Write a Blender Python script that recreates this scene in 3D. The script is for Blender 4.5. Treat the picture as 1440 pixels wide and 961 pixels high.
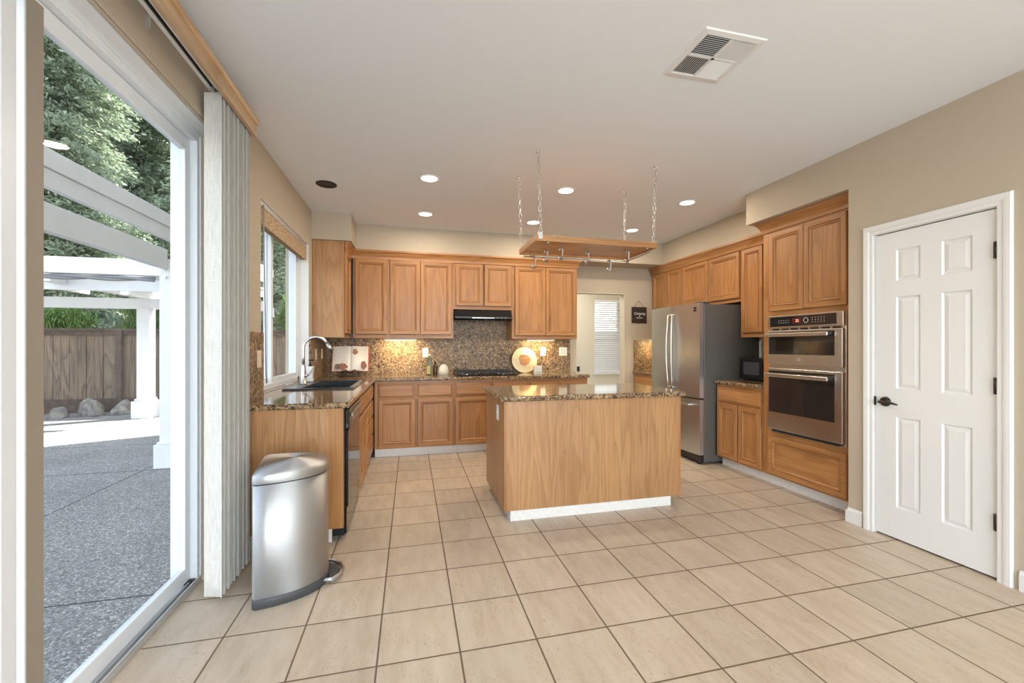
import bpy, bmesh, math, random
from mathutils import Vector, Matrix
import numpy as np
PI = math.pi
random.seed(7)
for o in list(bpy.data.objects):
    bpy.data.objects.remove(o)
SC = bpy.context.scene
COL = SC.collection

# ------------------------------------------------------------------ camera
cam = bpy.data.cameras.new('camera')
cam.sensor_width = 36.0
cam.lens = 588.0 / 1440.0 * 36.0
cam.shift_y = 6.1 / 1440.0
cam.clip_start = 0.02
camo = bpy.data.objects.new('camera', cam)
camo.location = (0, 0, 1.28)
camo.rotation_euler = (PI / 2, 0, -0.2375)
COL.objects.link(camo)
SC.camera = camo

# ------------------------------------------------------------------ view, sky, sun, rear fill light
SC.view_settings.view_transform = 'Standard'
SC.view_settings.look = 'None'
SC.view_settings.gamma = 1.0
SC.view_settings.use_curve_mapping = False
SC.view_settings.exposure = 0.10
SUN_AZ = Vector((0.908, 0.418))
SUN_EL = math.radians(36)
w = bpy.data.worlds.new('sky')
SC.world = w
w.use_nodes = True
nt = w.node_tree
nt.nodes.clear()
wo = nt.nodes.new('ShaderNodeOutputWorld')
bg = nt.nodes.new('ShaderNodeBackground')
sky = nt.nodes.new('ShaderNodeTexSky')
sky.sky_type = 'NISHITA'
sky.sun_disc = False
sky.sun_elevation = SUN_EL
sky.sun_rotation = math.atan2(SUN_AZ.x, SUN_AZ.y)
hs = nt.nodes.new('ShaderNodeHueSaturation')
hs.inputs['Saturation'].default_value = 0.42
nt.links.new(sky.outputs[0], hs.inputs['Color'])
nt.links.new(hs.outputs[0], bg.inputs[0])
nt.links.new(bg.outputs[0], wo.inputs[0])
bg.inputs[1].default_value = 0.85


def lamp(name, kind, loc, energy, color=(1, 1, 1), rot=None, direction=None, **kw):
    l = bpy.data.lights.new(name, kind)
    l.energy = energy
    l.color = color
    for k, v in kw.items():
        setattr(l, k, v)
    o = bpy.data.objects.new(name, l)
    o.location = loc
    if direction is not None:
        o.rotation_euler = Vector(direction).to_track_quat('-Z', 'Y').to_euler()
    elif rot is not None:
        o.rotation_euler = rot
    COL.objects.link(o)
    return o


sd = Vector((-SUN_AZ.x * math.cos(SUN_EL), -SUN_AZ.y * math.cos(SUN_EL), -math.sin(SUN_EL)))
lamp('sun_light', 'SUN', (6, 6, 12), 22.0, (1.0, 0.95, 0.86), direction=sd, angle=math.radians(0.6))
# unseen area lamp added behind the camera as broad fill light
lamp('rear_fill_light', 'AREA', (1.0, -2.5, 1.40), 155, (0.87, 0.945, 1.0), direction=(0, 1, 0.06), shape='RECTANGLE', size=3.6, size_y=2.1)
CAN_POWER = 10.0
CAN_COLOR = (1.0, 0.87, 0.70)


# ------------------------------------------------------------------ mesh builder
class MB:
    def __init__(s):
        s.bm = bmesh.new()

    def _f(s, vs, m=0, smooth=False):
        try:
            f = s.bm.faces.new(vs)
            f.material_index = m
            f.smooth = smooth
            return f
        except ValueError:
            return None

    def box(s, x0, x1, y0, y1, z0, z1, m=0, bev=0.0, seg=2):
        b = bmesh.new() if bev else s.bm
        v = [b.verts.new((x, y, z)) for z in (z0, z1) for y in (y0, y1) for x in (x0, x1)]
        fs = []
        for q in ((0, 2, 3, 1), (4, 5, 7, 6), (0, 1, 5, 4), (2, 6, 7, 3), (0, 4, 6, 2), (1, 3, 7, 5)):
            f = b.faces.new([v[i] for i in q])
            f.material_index = m
            fs.append(f)
        if bev:
            bmesh.ops.bevel(b, geom=list(b.edges), offset=bev, segments=seg, profile=0.5, affect='EDGES', clamp_overlap=True)
            for f in b.faces:
                f.material_index = m
                f.smooth = False
            s.absorb(b)
        return s

    def absorb(s, b, M=None):
        mp = {}
        for v in b.verts:
            mp[v] = s.bm.verts.new(M @ v.co if M else v.co)
        for f in b.faces:
            g = s._f([mp[v] for v in f.verts], f.material_index, f.smooth)
        b.free()
        return s

    def add(s, other, M=None):
        return s.absorb(other.bm, M)

    def ring(s, c, u, v, r, n):
        return [s.bm.verts.new(c + u * (r * math.cos(2 * PI * i / n)) + v * (r * math.sin(2 * PI * i / n))) for i in range(n)]

    def skin(s, rings, m=0, smooth=True, caps=True, closed=False):
        k = len(rings)
        n = len(rings[0])
        for a in range(k if closed else k - 1):
            A, B = rings[a], rings[(a + 1) % k]
            for i in range(n):
                j = (i + 1) % n
                s._f([A[i], A[j], B[j], B[i]], m, smooth)
        if caps and not closed:
            s._f(list(reversed(rings[0])), m)
            s._f(rings[-1], m)
        return s

    def cyl(s, p0, p1, r0, r1=None, n=20, m=0, caps=True, smooth=True):
        p0, p1 = Vector(p0), Vector(p1)
        r1 = r0 if r1 is None else r1
        d = (p1 - p0).normalized()
        u = d.orthogonal().normalized()
        v = d.cross(u)
        return s.skin([s.ring(p0, u, v, r0, n), s.ring(p1, u, v, r1, n)], m, smooth, caps)

    def tube(s, pts, r, n=10, m=0, closed=False, smooth=True, caps=True, flat=None):
        P = [Vector(p) for p in pts]
        k = len(P)
        rs = r if isinstance(r, (list, tuple)) else [r] * k
        rings = []
        u = None
        for i in range(k):
            if closed:
                d = (P[(i + 1) % k] - P[i - 1]).normalized()
            else:
                d = (P[min(i + 1, k - 1)] - P[max(i - 1, 0)]).normalized()
            if u is None:
                u = d.orthogonal().normalized()
            u = (u - d * u.dot(d))
            u = u.normalized() if u.length > 1e-6 else d.orthogonal().normalized()
            v = d.cross(u)
            rings.append(s.ring(P[i], u, v * (flat or 1.0), rs[i], n))
        return s.skin(rings, m, smooth, caps, closed)

    def lathe(s, prof, n=28, c=(0, 0, 0), m=0, smooth=True, closed=False):
        c = Vector(c)
        rings = []
        for r, z in prof:
            rings.append([s.bm.verts.new(c + Vector((max(r, 1e-5) * math.cos(2 * PI * i / n), max(r, 1e-5) * math.sin(2 * PI * i / n), z))) for i in range(n)])
        return s.skin(rings, m, smooth, not closed, closed)

    def rings(s, w, h, prof, M=None, m=0, mh=None, fillm=None):
        """nested rectangles in the local x-z plane; prof = (inset or (l,r,b,t), y)"""
        mh = m if mh is None else mh
        fillm = m if fillm is None else fillm
        M = M or Matrix()
        R = []
        for ins, y in prof:
            l, r, b, t = (ins,) * 4 if not isinstance(ins, tuple) else ins
            R.append([s.bm.verts.new(M @ Vector(p)) for p in ((l, y, b), (w - r, y, b), (w - r, y, h - t), (l, y, h - t))])
        for A, B in zip(R, R[1:]):
            for i in range(4):
                j = (i + 1) % 4
                s._f([A[i], A[j], B[j], B[i]], mh if i in (0, 2) else m)
        s._f(R[-1], fillm)
        return s

    def prism(s, pts, z0, z1, m=0, bev=0.0, M=None, smooth=False, seg=2):
        b = bmesh.new()
        lo = [b.verts.new((p[0], p[1], z0)) for p in pts]
        hi = [b.verts.new((p[0], p[1], z1)) for p in pts]
        b.faces.new(list(reversed(lo)))
        b.faces.new(hi)
        n = len(pts)
        for i in range(n):
            f = b.faces.new([lo[i], lo[(i + 1) % n], hi[(i + 1) % n], hi[i]])
            f.smooth = smooth
        if bev:
            es = [e for e in b.edges if len(e.link_faces) == 2 and abs(e.link_faces[0].normal.dot(e.link_faces[1].normal)) < 2 and (e.verts[0].co.z == e.verts[1].co.z)]
            bmesh.ops.bevel(b, geom=es, offset=bev, segments=seg, profile=0.5, affect='EDGES', clamp_overlap=True)
        for f in b.faces:
            f.material_index = m
        return s.absorb(b, M)

    def cells(s, xs, ys, inside, z0, z1, m=0, bev=0.0):
        """slab made of the grid cells for which inside(cx, cy) is true, welded, edges rounded"""
        b = bmesh.new()
        V = {}

        def gv(i, j, z):
            if (i, j, z) not in V:
                V[(i, j, z)] = b.verts.new((xs[i], ys[j], z))
            return V[(i, j, z)]
        ok = lambda i, j: 0 <= i < len(xs) - 1 and 0 <= j < len(ys) - 1 and inside((xs[i] + xs[i + 1]) / 2, (ys[j] + ys[j + 1]) / 2)
        for i in range(len(xs) - 1):
            for j in range(len(ys) - 1):
                if not ok(i, j):
                    continue
                b.faces.new([gv(i, j, z1), gv(i + 1, j, z1), gv(i + 1, j + 1, z1), gv(i, j + 1, z1)])
                b.faces.new([gv(i, j + 1, z0), gv(i + 1, j + 1, z0), gv(i + 1, j, z0), gv(i, j, z0)])
                for (di, dj), (a, c) in (((0, -1), ((i, j), (i + 1, j))), ((1, 0), ((i + 1, j), (i + 1, j + 1))), ((0, 1), ((i + 1, j + 1), (i, j + 1))), ((-1, 0), ((i, j + 1), (i, j)))):
                    if not ok(i + di, j + dj):
                        b.faces.new([gv(*a, z0), gv(*c, z0), gv(*c, z1), gv(*a, z1)])
        b.normal_update()
        if bev:
            es = [e for e in b.edges if len(e.link_faces) == 2 and e.link_faces[0].normal.dot(e.link_faces[1].normal) < 0.5 and abs(e.verts[0].co.z - e.verts[1].co.z) < 1e-6]
            bmesh.ops.bevel(b, geom=es, offset=bev, segments=3, profile=0.5, affect='EDGES', clamp_overlap=True)
        for f in b.faces:
            f.material_index = m
        return s.absorb(b)

    def build(s, name, mats, parent=None, origin=None, recalc=True):
        if recalc:
            bmesh.ops.recalc_face_normals(s.bm, faces=s.bm.faces)
        if origin is not None:
            bmesh.ops.translate(s.bm, verts=s.bm.verts, vec=-Vector(origin))
        me = bpy.data.meshes.new(name)
        s.bm.to_mesh(me)
        s.bm.free()
        for m in (mats if isinstance(mats, (list, tuple)) else [mats]):
            me.materials.append(m)
        o = bpy.data.objects.new(name, me)
        COL.objects.link(o)
        if parent is not None:
            o.parent = parent
        elif origin is not None:
            o.location = origin
        return o


def tag(o, label=None, cat=None, group=None, kind=None):
    if label:
        o['label'] = label
    if cat:
        o['category'] = cat
    if group:
        o['group'] = group
    if kind:
        o['kind'] = kind
    return o


def thing(name, label, cat, loc=(0, 0, 0), rz=0.0, group=None, kind=None):
    o = bpy.data.objects.new(name, None)
    o.empty_display_size = 0.1
    o.location = loc
    o.rotation_euler = (0, 0, rz)
    COL.objects.link(o)
    return tag(o, label, cat, group, kind)


def kids(o):
    return [c for c in bpy.data.objects if c.parent == o]


def copy_tree(o, parent=None):
    c = o.copy()
    COL.objects.link(c)
    if parent is not None:
        c.parent = parent
    for ch in kids(o):
        copy_tree(ch, c)
    return c


def struct(name, mb, mats, label, cat, parent=None, origin=None):
    o = mb.build(name, mats, parent, origin)
    if parent is None:
        tag(o, label, cat, kind='structure')
    return o


# ------------------------------------------------------------------ materials
def new_mat(name):
    m = bpy.data.materials.new(name)
    m.use_nodes = True
    n = m.node_tree
    return m, n, n.nodes['Principled BSDF'], n.links


def N(n, t, **kw):
    x = n.nodes.new('ShaderNode' + t)
    for k, v in kw.items():
        if hasattr(x, k):
            setattr(x, k, v)
        else:
            x.inputs[k].default_value = v
    return x


def ramp(n, stops, interp='LINEAR'):
    r = n.nodes.new('ShaderNodeValToRGB')
    r.color_ramp.interpolation = interp
    e = r.color_ramp.elements
    while len(e) < len(stops):
        e.new(0.5)
    for i, (p, c) in enumerate(stops):
        e[i].position = p
        e[i].color = (*c, 1) if len(c) == 3 else c
    return r


def plain(name, col, rough=0.5, metal=0.0, spec=0.5, noise=0.0, nscale=20, bump=0.0, bscale=200, emit=None, estr=1.0, coat=0.0):
    m, n, b, L = new_mat(name)
    b.inputs['Base Color'].default_value = (*col, 1)
    b.inputs['Roughness'].default_value = rough
    b.inputs['Metallic'].default_value = metal
    b.inputs['Specular IOR Level'].default_value = spec
    b.inputs['Coat Weight'].default_value = coat
    tc = N(n, 'TexCoord')
    if noise:
        nz = N(n, 'TexNoise', Scale=nscale, Detail=4.0)
        L.new(tc.outputs['Object'], nz.inputs['Vector'])
        r = ramp(n, [(0.3, tuple(c * (1 - noise) for c in col)), (0.7, tuple(min(1, c * (1 + noise)) for c in col))])
        L.new(nz.outputs['Fac'], r.inputs[0])
        L.new(r.outputs[0], b.inputs['Base Color'])
    if bump:
        nz = N(n, 'TexNoise', Scale=bscale, Detail=3.0)
        L.new(tc.outputs['Object'], nz.inputs['Vector'])
        bp = N(n, 'Bump', Strength=bump, Distance=0.002)
        L.new(nz.outputs['Fac'], bp.inputs['Height'])
        L.new(bp.outputs[0], b.inputs['Normal'])
    if emit:
        b.inputs['Emission Color'].default_value = (*emit, 1)
        b.inputs['Emission Strength'].default_value = estr
    return m


def oak(name, axis, light=(0.445, 0.212, 0.075), dark=(0.355, 0.158, 0.052), pore=(0.20, 0.085, 0.028), rough=0.36, ring=7.0):
    m, n, b, L = new_mat(name)
    tc = N(n, 'TexCoord')
    oi = N(n, 'ObjectInfo')
    mul = N(n, 'Math', operation='MULTIPLY')
    mul.inputs[1].default_value = 7.3
    L.new(oi.outputs['Random'], mul.inputs[0])
    cmb = N(n, 'CombineXYZ')
    for i in range(3):
        L.new(mul.outputs[0], cmb.inputs[i])
    ad = N(n, 'VectorMath', operation='ADD')
    L.new(tc.outputs['Object'], ad.inputs[0])
    L.new(cmb.outputs[0], ad.inputs[1])

    def mapped(a, bb):
        mp = N(n, 'Mapping')
        sc = [a, a, a]
        sc['xyz'.index(axis)] = bb
        mp.inputs['Scale'].default_value = sc
        L.new(ad.outputs[0], mp.inputs['Vector'])
        return mp.outputs[0]
    n1 = N(n, 'TexNoise', Scale=1.0, Detail=2.0, Distortion=0.4)
    L.new(mapped(5.0, 0.55), n1.inputs['Vector'])
    k = N(n, 'Math', operation='MULTIPLY')
    k.inputs[1].default_value = ring
    L.new(n1.outputs['Fac'], k.inputs[0])
    fr = N(n, 'Math', operation='FRACT')
    L.new(k.outputs[0], fr.inputs[0])
    r1 = ramp(n, [(0.0, dark), (0.22, tuple((a + c) / 2 for a, c in zip(light, dark))), (0.6, light), (0.9, light), (1.0, dark)])
    L.new(fr.outputs[0], r1.inputs[0])
    n2 = N(n, 'TexNoise', Scale=1.0, Detail=5.0, Roughness=0.65)
    L.new(mapped(95.0, 2.6), n2.inputs['Vector'])
    r2 = ramp(n, [(0.40, (0, 0, 0)), (0.58, (1, 1, 1))])
    L.new(n2.outputs['Fac'], r2.inputs[0])
    mx = N(n, 'MixRGB')
    mx.blend_type = 'MIX'
    mx.inputs[1].default_value = (*pore, 1)
    L.new(r1.outputs[0], mx.inputs[2])
    mm = N(n, 'MapRange')
    mm.inputs['To Min'].default_value = 0.62
    mm.inputs['To Max'].default_value = 1.0
    L.new(r2.outputs[0], mm.inputs[0])
    L.new(mm.outputs[0], mx.inputs[0])
    n3 = N(n, 'TexNoise', Scale=1.0, Detail=1.0)
    L.new(mapped(2.2, 0.5), n3.inputs['Vector'])
    hv = N(n, 'HueSaturation')
    mr = N(n, 'MapRange')
    mr.inputs['From Min'].default_value = 0.3
    mr.inputs['From Max'].default_value = 0.7
    mr.inputs['To Min'].default_value = 0.9
    mr.inputs['To Max'].default_value = 1.1
    L.new(n3.outputs['Fac'], mr.inputs[0])
    L.new(mr.outputs[0], hv.inputs['Value'])
    L.new(mx.outputs[0], hv.inputs['Color'])
    L.new(hv.outputs[0], b.inputs['Base Color'])
    b.inputs['Roughness'].default_value = rough
    bp = N(n, 'Bump', Strength=0.12, Distance=0.001)
    L.new(n2.outputs['Fac'], bp.inputs['Height'])
    L.new(bp.outputs[0], b.inputs['Normal'])
    return m


OAKV = oak('oak_vertical_grain', 'z')
OAKX = oak('oak_cross_grain', 'x')
OAKY = oak('oak_depth_grain', 'y')
OAKB = oak('broad_oak_veneer', 'z', light=(0.455, 0.250, 0.112), dark=(0.365, 0.190, 0.076), pore=(0.24, 0.11, 0.042), ring=11.0)
VALOAK = oak('valance_oak', 'y', light=(0.58, 0.40, 0.235), dark=(0.47, 0.30, 0.16), pore=(0.3, 0.16, 0.07))


def granite():
    m, n, b, L = new_mat('speckled_brown_granite')
    tc = N(n, 'TexCoord')
    nz = N(n, 'TexNoise', Scale=26.0, Detail=3.0)
    L.new(tc.outputs['Object'], nz.inputs['Vector'])
    mxv = N(n, 'MixRGB')
    mxv.blend_type = 'LINEAR_LIGHT'
    mxv.inputs[0].default_value = 0.035
    L.new(tc.outputs['Object'], mxv.inputs[1])
    L.new(nz.outputs['Color'], mxv.inputs[2])
    vo = N(n, 'TexVoronoi', Scale=75.0)
    L.new(mxv.outputs[0], vo.inputs['Vector'])
    sp = N(n, 'SeparateColor')
    L.new(vo.outputs['Color'], sp.inputs[0])
    nb = N(n, 'TexNoise', Scale=9.0, Detail=2.0)
    L.new(tc.outputs['Object'], nb.inputs['Vector'])
    ad = N(n, 'Math', operation='MULTIPLY_ADD')
    ad.inputs[1].default_value = 0.75
    L.new(sp.outputs[0], ad.inputs[0])
    k = N(n, 'Math', operation='MULTIPLY')
    k.inputs[1].default_value = 0.25
    L.new(nb.outputs['Fac'], k.inputs[0])
    L.new(k.outputs[0], ad.inputs[2])
    r = ramp(n, [(0.0, (0.045, 0.030, 0.020)), (0.22, (0.13, 0.078, 0.045)), (0.40, (0.24, 0.155, 0.088)), (0.58, (0.36, 0.245, 0.135)), (0.74, (0.20, 0.135, 0.085)), (0.84, (0.50, 0.38, 0.24)), (0.93, (0.17, 0.14, 0.12))], 'CONSTANT')
    L.new(ad.outputs[0], r.inputs[0])
    n4 = N(n, 'TexNoise', Scale=260.0, Detail=2.0)
    L.new(tc.outputs['Object'], n4.inputs['Vector'])
    hv = N(n, 'HueSaturation')
    mr = N(n, 'MapRange')
    mr.inputs['To Min'].default_value = 0.6
    mr.inputs['To Max'].default_value = 1.4
    L.new(n4.outputs['Fac'], mr.inputs[0])
    L.new(mr.outputs[0], hv.inputs['Value'])
    L.new(r.outputs[0], hv.inputs['Color'])
    L.new(hv.outputs[0], b.inputs['Base Color'])
    b.inputs['Roughness'].default_value = 0.07
    b.inputs['Specular IOR Level'].default_value = 0.6
    return m


GRAN = granite()
SPLASH = GRAN.copy()
SPLASH.name = 'honed_brown_granite'
SPLASH.node_tree.nodes['Principled BSDF'].inputs['Roughness'].default_value = 0.42
SPLASH.node_tree.nodes['Principled BSDF'].inputs['Specular IOR Level'].default_value = 0.35


def floor_tiles():
    m, n, b, L = new_mat('travertine_look_floor_tile')
    S, X0, Y0, G = 0.3333, -0.1325, 1.749, 0.0062
    tc = N(n, 'TexCoord')
    sp = N(n, 'SeparateXYZ')
    L.new(tc.outputs['Object'], sp.inputs[0])
    cell, edge = [], []
    for i, o0 in ((0, X0), (1, Y0)):
        a = N(n, 'Math', operation='SUBTRACT')
        a.inputs[1].default_value = o0
        L.new(sp.outputs[i], a.inputs[0])
        d = N(n, 'Math', operation='DIVIDE')
        d.inputs[1].default_value = S
        L.new(a.outputs[0], d.inputs[0])
        f = N(n, 'Math', operation='FLOOR')
        L.new(d.outputs[0], f.inputs[0])
        cell.append(f.outputs[0])
        fr = N(n, 'Math', operation='FRACT')
        L.new(d.outputs[0], fr.inputs[0])
        pp = N(n, 'Math', operation='PINGPONG')
        pp.inputs[1].default_value = 0.5
        L.new(d.outputs[0], pp.inputs[0])
        edge.append(pp.outputs[0])
    mn = N(n, 'Math', operation='MINIMUM')
    L.new(edge[0], mn.inputs[0])
    L.new(edge[1], mn.inputs[1])
    gm = N(n, 'MapRange')
    gm.inputs['From Min'].default_value = G / S * 0.42
    gm.inputs['From Max'].default_value = G / S * 0.78
    L.new(mn.outputs[0], gm.inputs[0])          # 0 in grout, 1 on tile
    cmb = N(n, 'CombineXYZ')
    L.new(cell[0], cmb.inputs[0])
    L.new(cell[1], cmb.inputs[1])
    wn = N(n, 'TexWhiteNoise')
    L.new(cmb.outputs[0], wn.inputs['Vector'])
    off = N(n, 'VectorMath', operation='SCALE')
    off.inputs['Scale'].default_value = 9.0
    L.new(wn.outputs['Color'], off.inputs[0])
    ad = N(n, 'VectorMath', operation='ADD')
    L.new(tc.outputs['Object'], ad.inputs[0])
    L.new(off.outputs[0], ad.inputs[1])

    def nz(sx, sy, det):
        mp = N(n, 'Mapping')
        mp.inputs['Scale'].default_value = (sx, sy, 1)
        L.new(ad.outputs[0], mp.inputs['Vector'])
        t = N(n, 'TexNoise', Scale=1.0, Detail=det, Roughness=0.6)
        L.new(mp.outputs[0], t.inputs['Vector'])
        return t.outputs['Fac']
    cloud = ramp(n, [(0.30, (0.46, 0.368, 0.272)), (0.52, (0.53, 0.435, 0.335)), (0.75, (0.58, 0.49, 0.39))])
    L.new(nz(17, 4.0, 4.0), cloud.inputs[0])
    pit = ramp(n, [(0.345, (0, 0, 0)), (0.41, (1, 1, 1))])
    L.new(nz(150, 40, 3.0), pit.inputs[0])
    pm = ramp(n, [(0.46, (1, 1, 1)), (0.58, (0.15, 0.15, 0.15))])
    L.new(nz(14, 5, 2.0), pm.inputs[0])
    pmx = N(n, 'Math', operation='MAXIMUM')
    L.new(pit.outputs[0], pmx.inputs[0])
    L.new(pm.outputs[0], pmx.inputs[1])
    mx = N(n, 'MixRGB')
    mx.inputs[1].default_value = (0.37, 0.285, 0.20, 1)
    L.new(pmx.outputs[0], mx.inputs[0])
    L.new(cloud.outputs[0], mx.inputs[2])
    hv = N(n, 'HueSaturation')
    mr = N(n, 'MapRange')
    mr.inputs['To Min'].default_value = 0.94
    mr.inputs['To Max'].default_value = 1.06
    L.new(wn.outputs['Value'], mr.inputs[0])
    L.new(mr.outputs[0], hv.inputs['Value'])
    L.new(mx.outputs[0], hv.inputs['Color'])
    m2 = N(n, 'MixRGB')
    m2.inputs[1].default_value = (0.155, 0.105, 0.062, 1)
    L.new(gm.outputs[0], m2.inputs[0])
    L.new(hv.outputs[0], m2.inputs[2])
    L.new(m2.outputs[0], b.inputs['Base Color'])
    rr = N(n, 'MapRange')
    rr.inputs['To Min'].default_value = 0.8
    rr.inputs['To Max'].default_value = 0.36
    L.new(gm.outputs[0], rr.inputs[0])
    L.new(rr.outputs[0], b.inputs['Roughness'])
    b.inputs['Specular IOR Level'].default_value = 0.4
    bp = N(n, 'Bump', Strength=0.5, Distance=0.002)
    L.new(gm.outputs[0], bp.inputs['Height'])
    L.new(bp.outputs[0], b.inputs['Normal'])
    return m


TILE = floor_tiles()
WALL = plain('beige_wall_paint', (0.49, 0.42, 0.325), 0.85, spec=0.2, noise=0.015, nscale=3, bump=0.12, bscale=120)
CEIL = plain('white_ceiling_paint', (0.785, 0.815, 0.845), 0.9, spec=0.15, bump=0.06, bscale=90)
WHITE = plain('white_semi_gloss_trim', (0.76, 0.76, 0.75), 0.42, bump=0.02, bscale=60)
KICK = plain('scuffed_white_toe_kick', (0.74, 0.73, 0.71), 0.55, noise=0.06, nscale=40)
VINYL = plain('white_vinyl_frame', (0.74, 0.77, 0.80), 0.35)
ALU = plain('anodised_aluminium', (0.66, 0.67, 0.68), 0.38, metal=0.85)
BLACKP = plain('black_plastic', (0.012, 0.012, 0.013), 0.35)
BLACKG = plain('black_gloss', (0.008, 0.008, 0.009), 0.08, spec=0.6)
BLACKM = plain('black_cast_iron', (0.015, 0.015, 0.016), 0.5)
BRONZE = plain('oil_rubbed_bronze', (0.055, 0.042, 0.034), 0.35, metal=0.8)
CHROME = plain('polished_chrome', (0.80, 0.80, 0.80), 0.12, metal=1.0)
NICKEL = plain('brushed_nickel', (0.58, 0.56, 0.53), 0.32, metal=1.0)
PLATE = plain('ivory_cover_plate', (0.80, 0.78, 0.73), 0.4)
ALMOND = plain('almond_cover_plate', (0.70, 0.58, 0.42), 0.4)
DGLASS = plain('dark_oven_glass', (0.018, 0.017, 0.017), 0.06, spec=0.75)
FRSIDE = plain('dark_grey_fridge_side', (0.105, 0.101, 0.094), 0.42, bump=0.05, bscale=350)
SINKM = plain('black_composite_sink', (0.018, 0.020, 0.024), 0.22, spec=0.6)
DARKV = plain('dark_void', (0.01, 0.01, 0.01), 0.9)
PWHITE = plain('white_patio_paint', (0.80, 0.80, 0.80), 0.6, noise=0.03, nscale=6)
RUBBER = plain('dark_grey_plastic', (0.055, 0.058, 0.062), 0.5)


def steel(name, col, axis, rough=0.27, k=0.10, aniso=0.5):
    m, n, b, L = new_mat(name)
    tc = N(n, 'TexCoord')
    mp = N(n, 'Mapping')
    sc = [700.0, 700.0, 700.0]
    sc['xyz'.index(axis)] = 4.0
    mp.inputs['Scale'].default_value = sc
    L.new(tc.outputs['Object'], mp.inputs['Vector'])
    nz = N(n, 'TexNoise', Scale=1.0, Detail=2.0)
    L.new(mp.outputs[0], nz.inputs['Vector'])
    r = ramp(n, [(0.3, tuple(c * (1 - k) for c in col)), (0.7, tuple(c * (1 + k) for c in col))])
    L.new(nz.outputs['Fac'], r.inputs[0])
    L.new(r.outputs[0], b.inputs['Base Color'])
    b.inputs['Metallic'].default_value = 1.0
    b.inputs['Roughness'].default_value = rough
    b.inputs['Anisotropic'].default_value = aniso
    if aniso > 0.6:
        tg = N(n, 'Tangent')
        tg.direction_type = 'RADIAL'
        tg.axis = 'Z'
        L.new(tg.outputs[0], b.inputs['Tangent'])
        b.inputs['Anisotropic Rotation'].default_value = 0.25
    bp = N(n, 'Bump', Strength=0.05, Distance=0.0005)
    L.new(nz.outputs['Fac'], bp.inputs['Height'])
    L.new(bp.outputs[0], b.inputs['Normal'])
    return m


STEELH = steel('brushed_stainless_across', (0.60, 0.585, 0.56), 'x')
STEELV = steel('brushed_stainless_upright', (0.56, 0.57, 0.58), 'x', 0.52, 0.06, 0.8)
STEELF = steel('brushed_stainless_fridge', (0.57, 0.595, 0.62), 'x', 0.33)


def glass():
    m, n, b, L = new_mat('clear_window_glass')
    n.nodes.remove(b)
    out = n.nodes['Material Output']
    t = N(n, 'BsdfTransparent')
    t.inputs[0].default_value = (0.93, 0.95, 0.955, 1)
    g = N(n, 'BsdfGlossy')
    g.inputs['Roughness'].default_value = 0.02
    lw = N(n, 'LayerWeight')
    pw = N(n, 'Math', operation='POWER')
    pw.inputs[1].default_value = 5.0
    L.new(lw.outputs['Facing'], pw.inputs[0])
    f = N(n, 'MapRange')
    f.inputs['To Min'].default_value = 0.012
    f.inputs['To Max'].default_value = 0.08
    L.new(pw.outputs[0], f.inputs[0])
    mx = N(n, 'MixShader')
    L.new(f.outputs[0], mx.inputs[0])
    L.new(t.outputs[0], mx.inputs[1])
    L.new(g.outputs[0], mx.inputs[2])
    L.new(mx.outputs[0], out.inputs[0])
    return m


GLASS = glass()


def fabric():
    m, n, b, L = new_mat('woven_vane_fabric')
    tc = N(n, 'TexCoord')

    def nz(sc):
        mp = N(n, 'Mapping')
        mp.inputs['Scale'].default_value = sc
        L.new(tc.outputs['Object'], mp.inputs['Vector'])
        t = N(n, 'TexNoise', Scale=1.0, Detail=2.0)
        L.new(mp.outputs[0], t.inputs['Vector'])
        return t.outputs['Fac']
    r1 = ramp(n, [(0.3, (0.52, 0.50, 0.45)), (0.7, (0.70, 0.68, 0.63))])
    L.new(nz((420, 420, 14)), r1.inputs[0])
    r2 = ramp(n, [(0.3, (0.88, 0.88, 0.88)), (0.7, (1, 1, 1))])
    L.new(nz((25, 25, 500)), r2.inputs[0])
    mx = N(n, 'MixRGB')
    mx.blend_type = 'MULTIPLY'
    mx.inputs[0].default_value = 1.0
    L.new(r1.outputs[0], mx.inputs[1])
    L.new(r2.outputs[0], mx.inputs[2])
    L.new(mx.outputs[0], b.inputs['Base Color'])
    b.inputs['Roughness'].default_value = 0.8
    b.inputs['Specular IOR Level'].default_value = 0.2
    return m


FABRIC = fabric()


def aggregate():
    m, n, b, L = new_mat('exposed_aggregate_concrete')
    tc = N(n, 'TexCoord')
    vo = N(n, 'TexVoronoi', Scale=120.0)
    L.new(tc.outputs['Object'], vo.inputs['Vector'])
    sp = N(n, 'SeparateColor')
    L.new(vo.outputs['Color'], sp.inputs[0])
    r = ramp(n, [(0.0, (0.16, 0.16, 0.162)), (0.3, (0.25, 0.25, 0.25)), (0.7, (0.34, 0.338, 0.33)), (0.9, (0.55, 0.55, 0.54))], 'CONSTANT')
    L.new(sp.outputs[0], r.inputs[0])
    nz = N(n, 'TexNoise', Scale=0.9, Detail=4.0)
    L.new(tc.outputs['Object'], nz.inputs['Vector'])
    hv = N(n, 'HueSaturation')
    mr = N(n, 'MapRange')
    mr.inputs['To Min'].default_value = 0.7
    mr.inputs['To Max'].default_value = 1.35
    L.new(nz.outputs['Fac'], mr.inputs[0])
    L.new(mr.outputs[0], hv.inputs['Value'])
    L.new(r.outputs[0], hv.inputs['Color'])
    L.new(hv.outputs[0], b.inputs['Base Color'])
    b.inputs['Roughness'].default_value = 0.75
    bp = N(n, 'Bump', Strength=0.4, Distance=0.003)
    L.new(vo.outputs['Distance'], bp.inputs['Height'])
    L.new(bp.outputs[0], b.inputs['Normal'])
    return m


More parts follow.
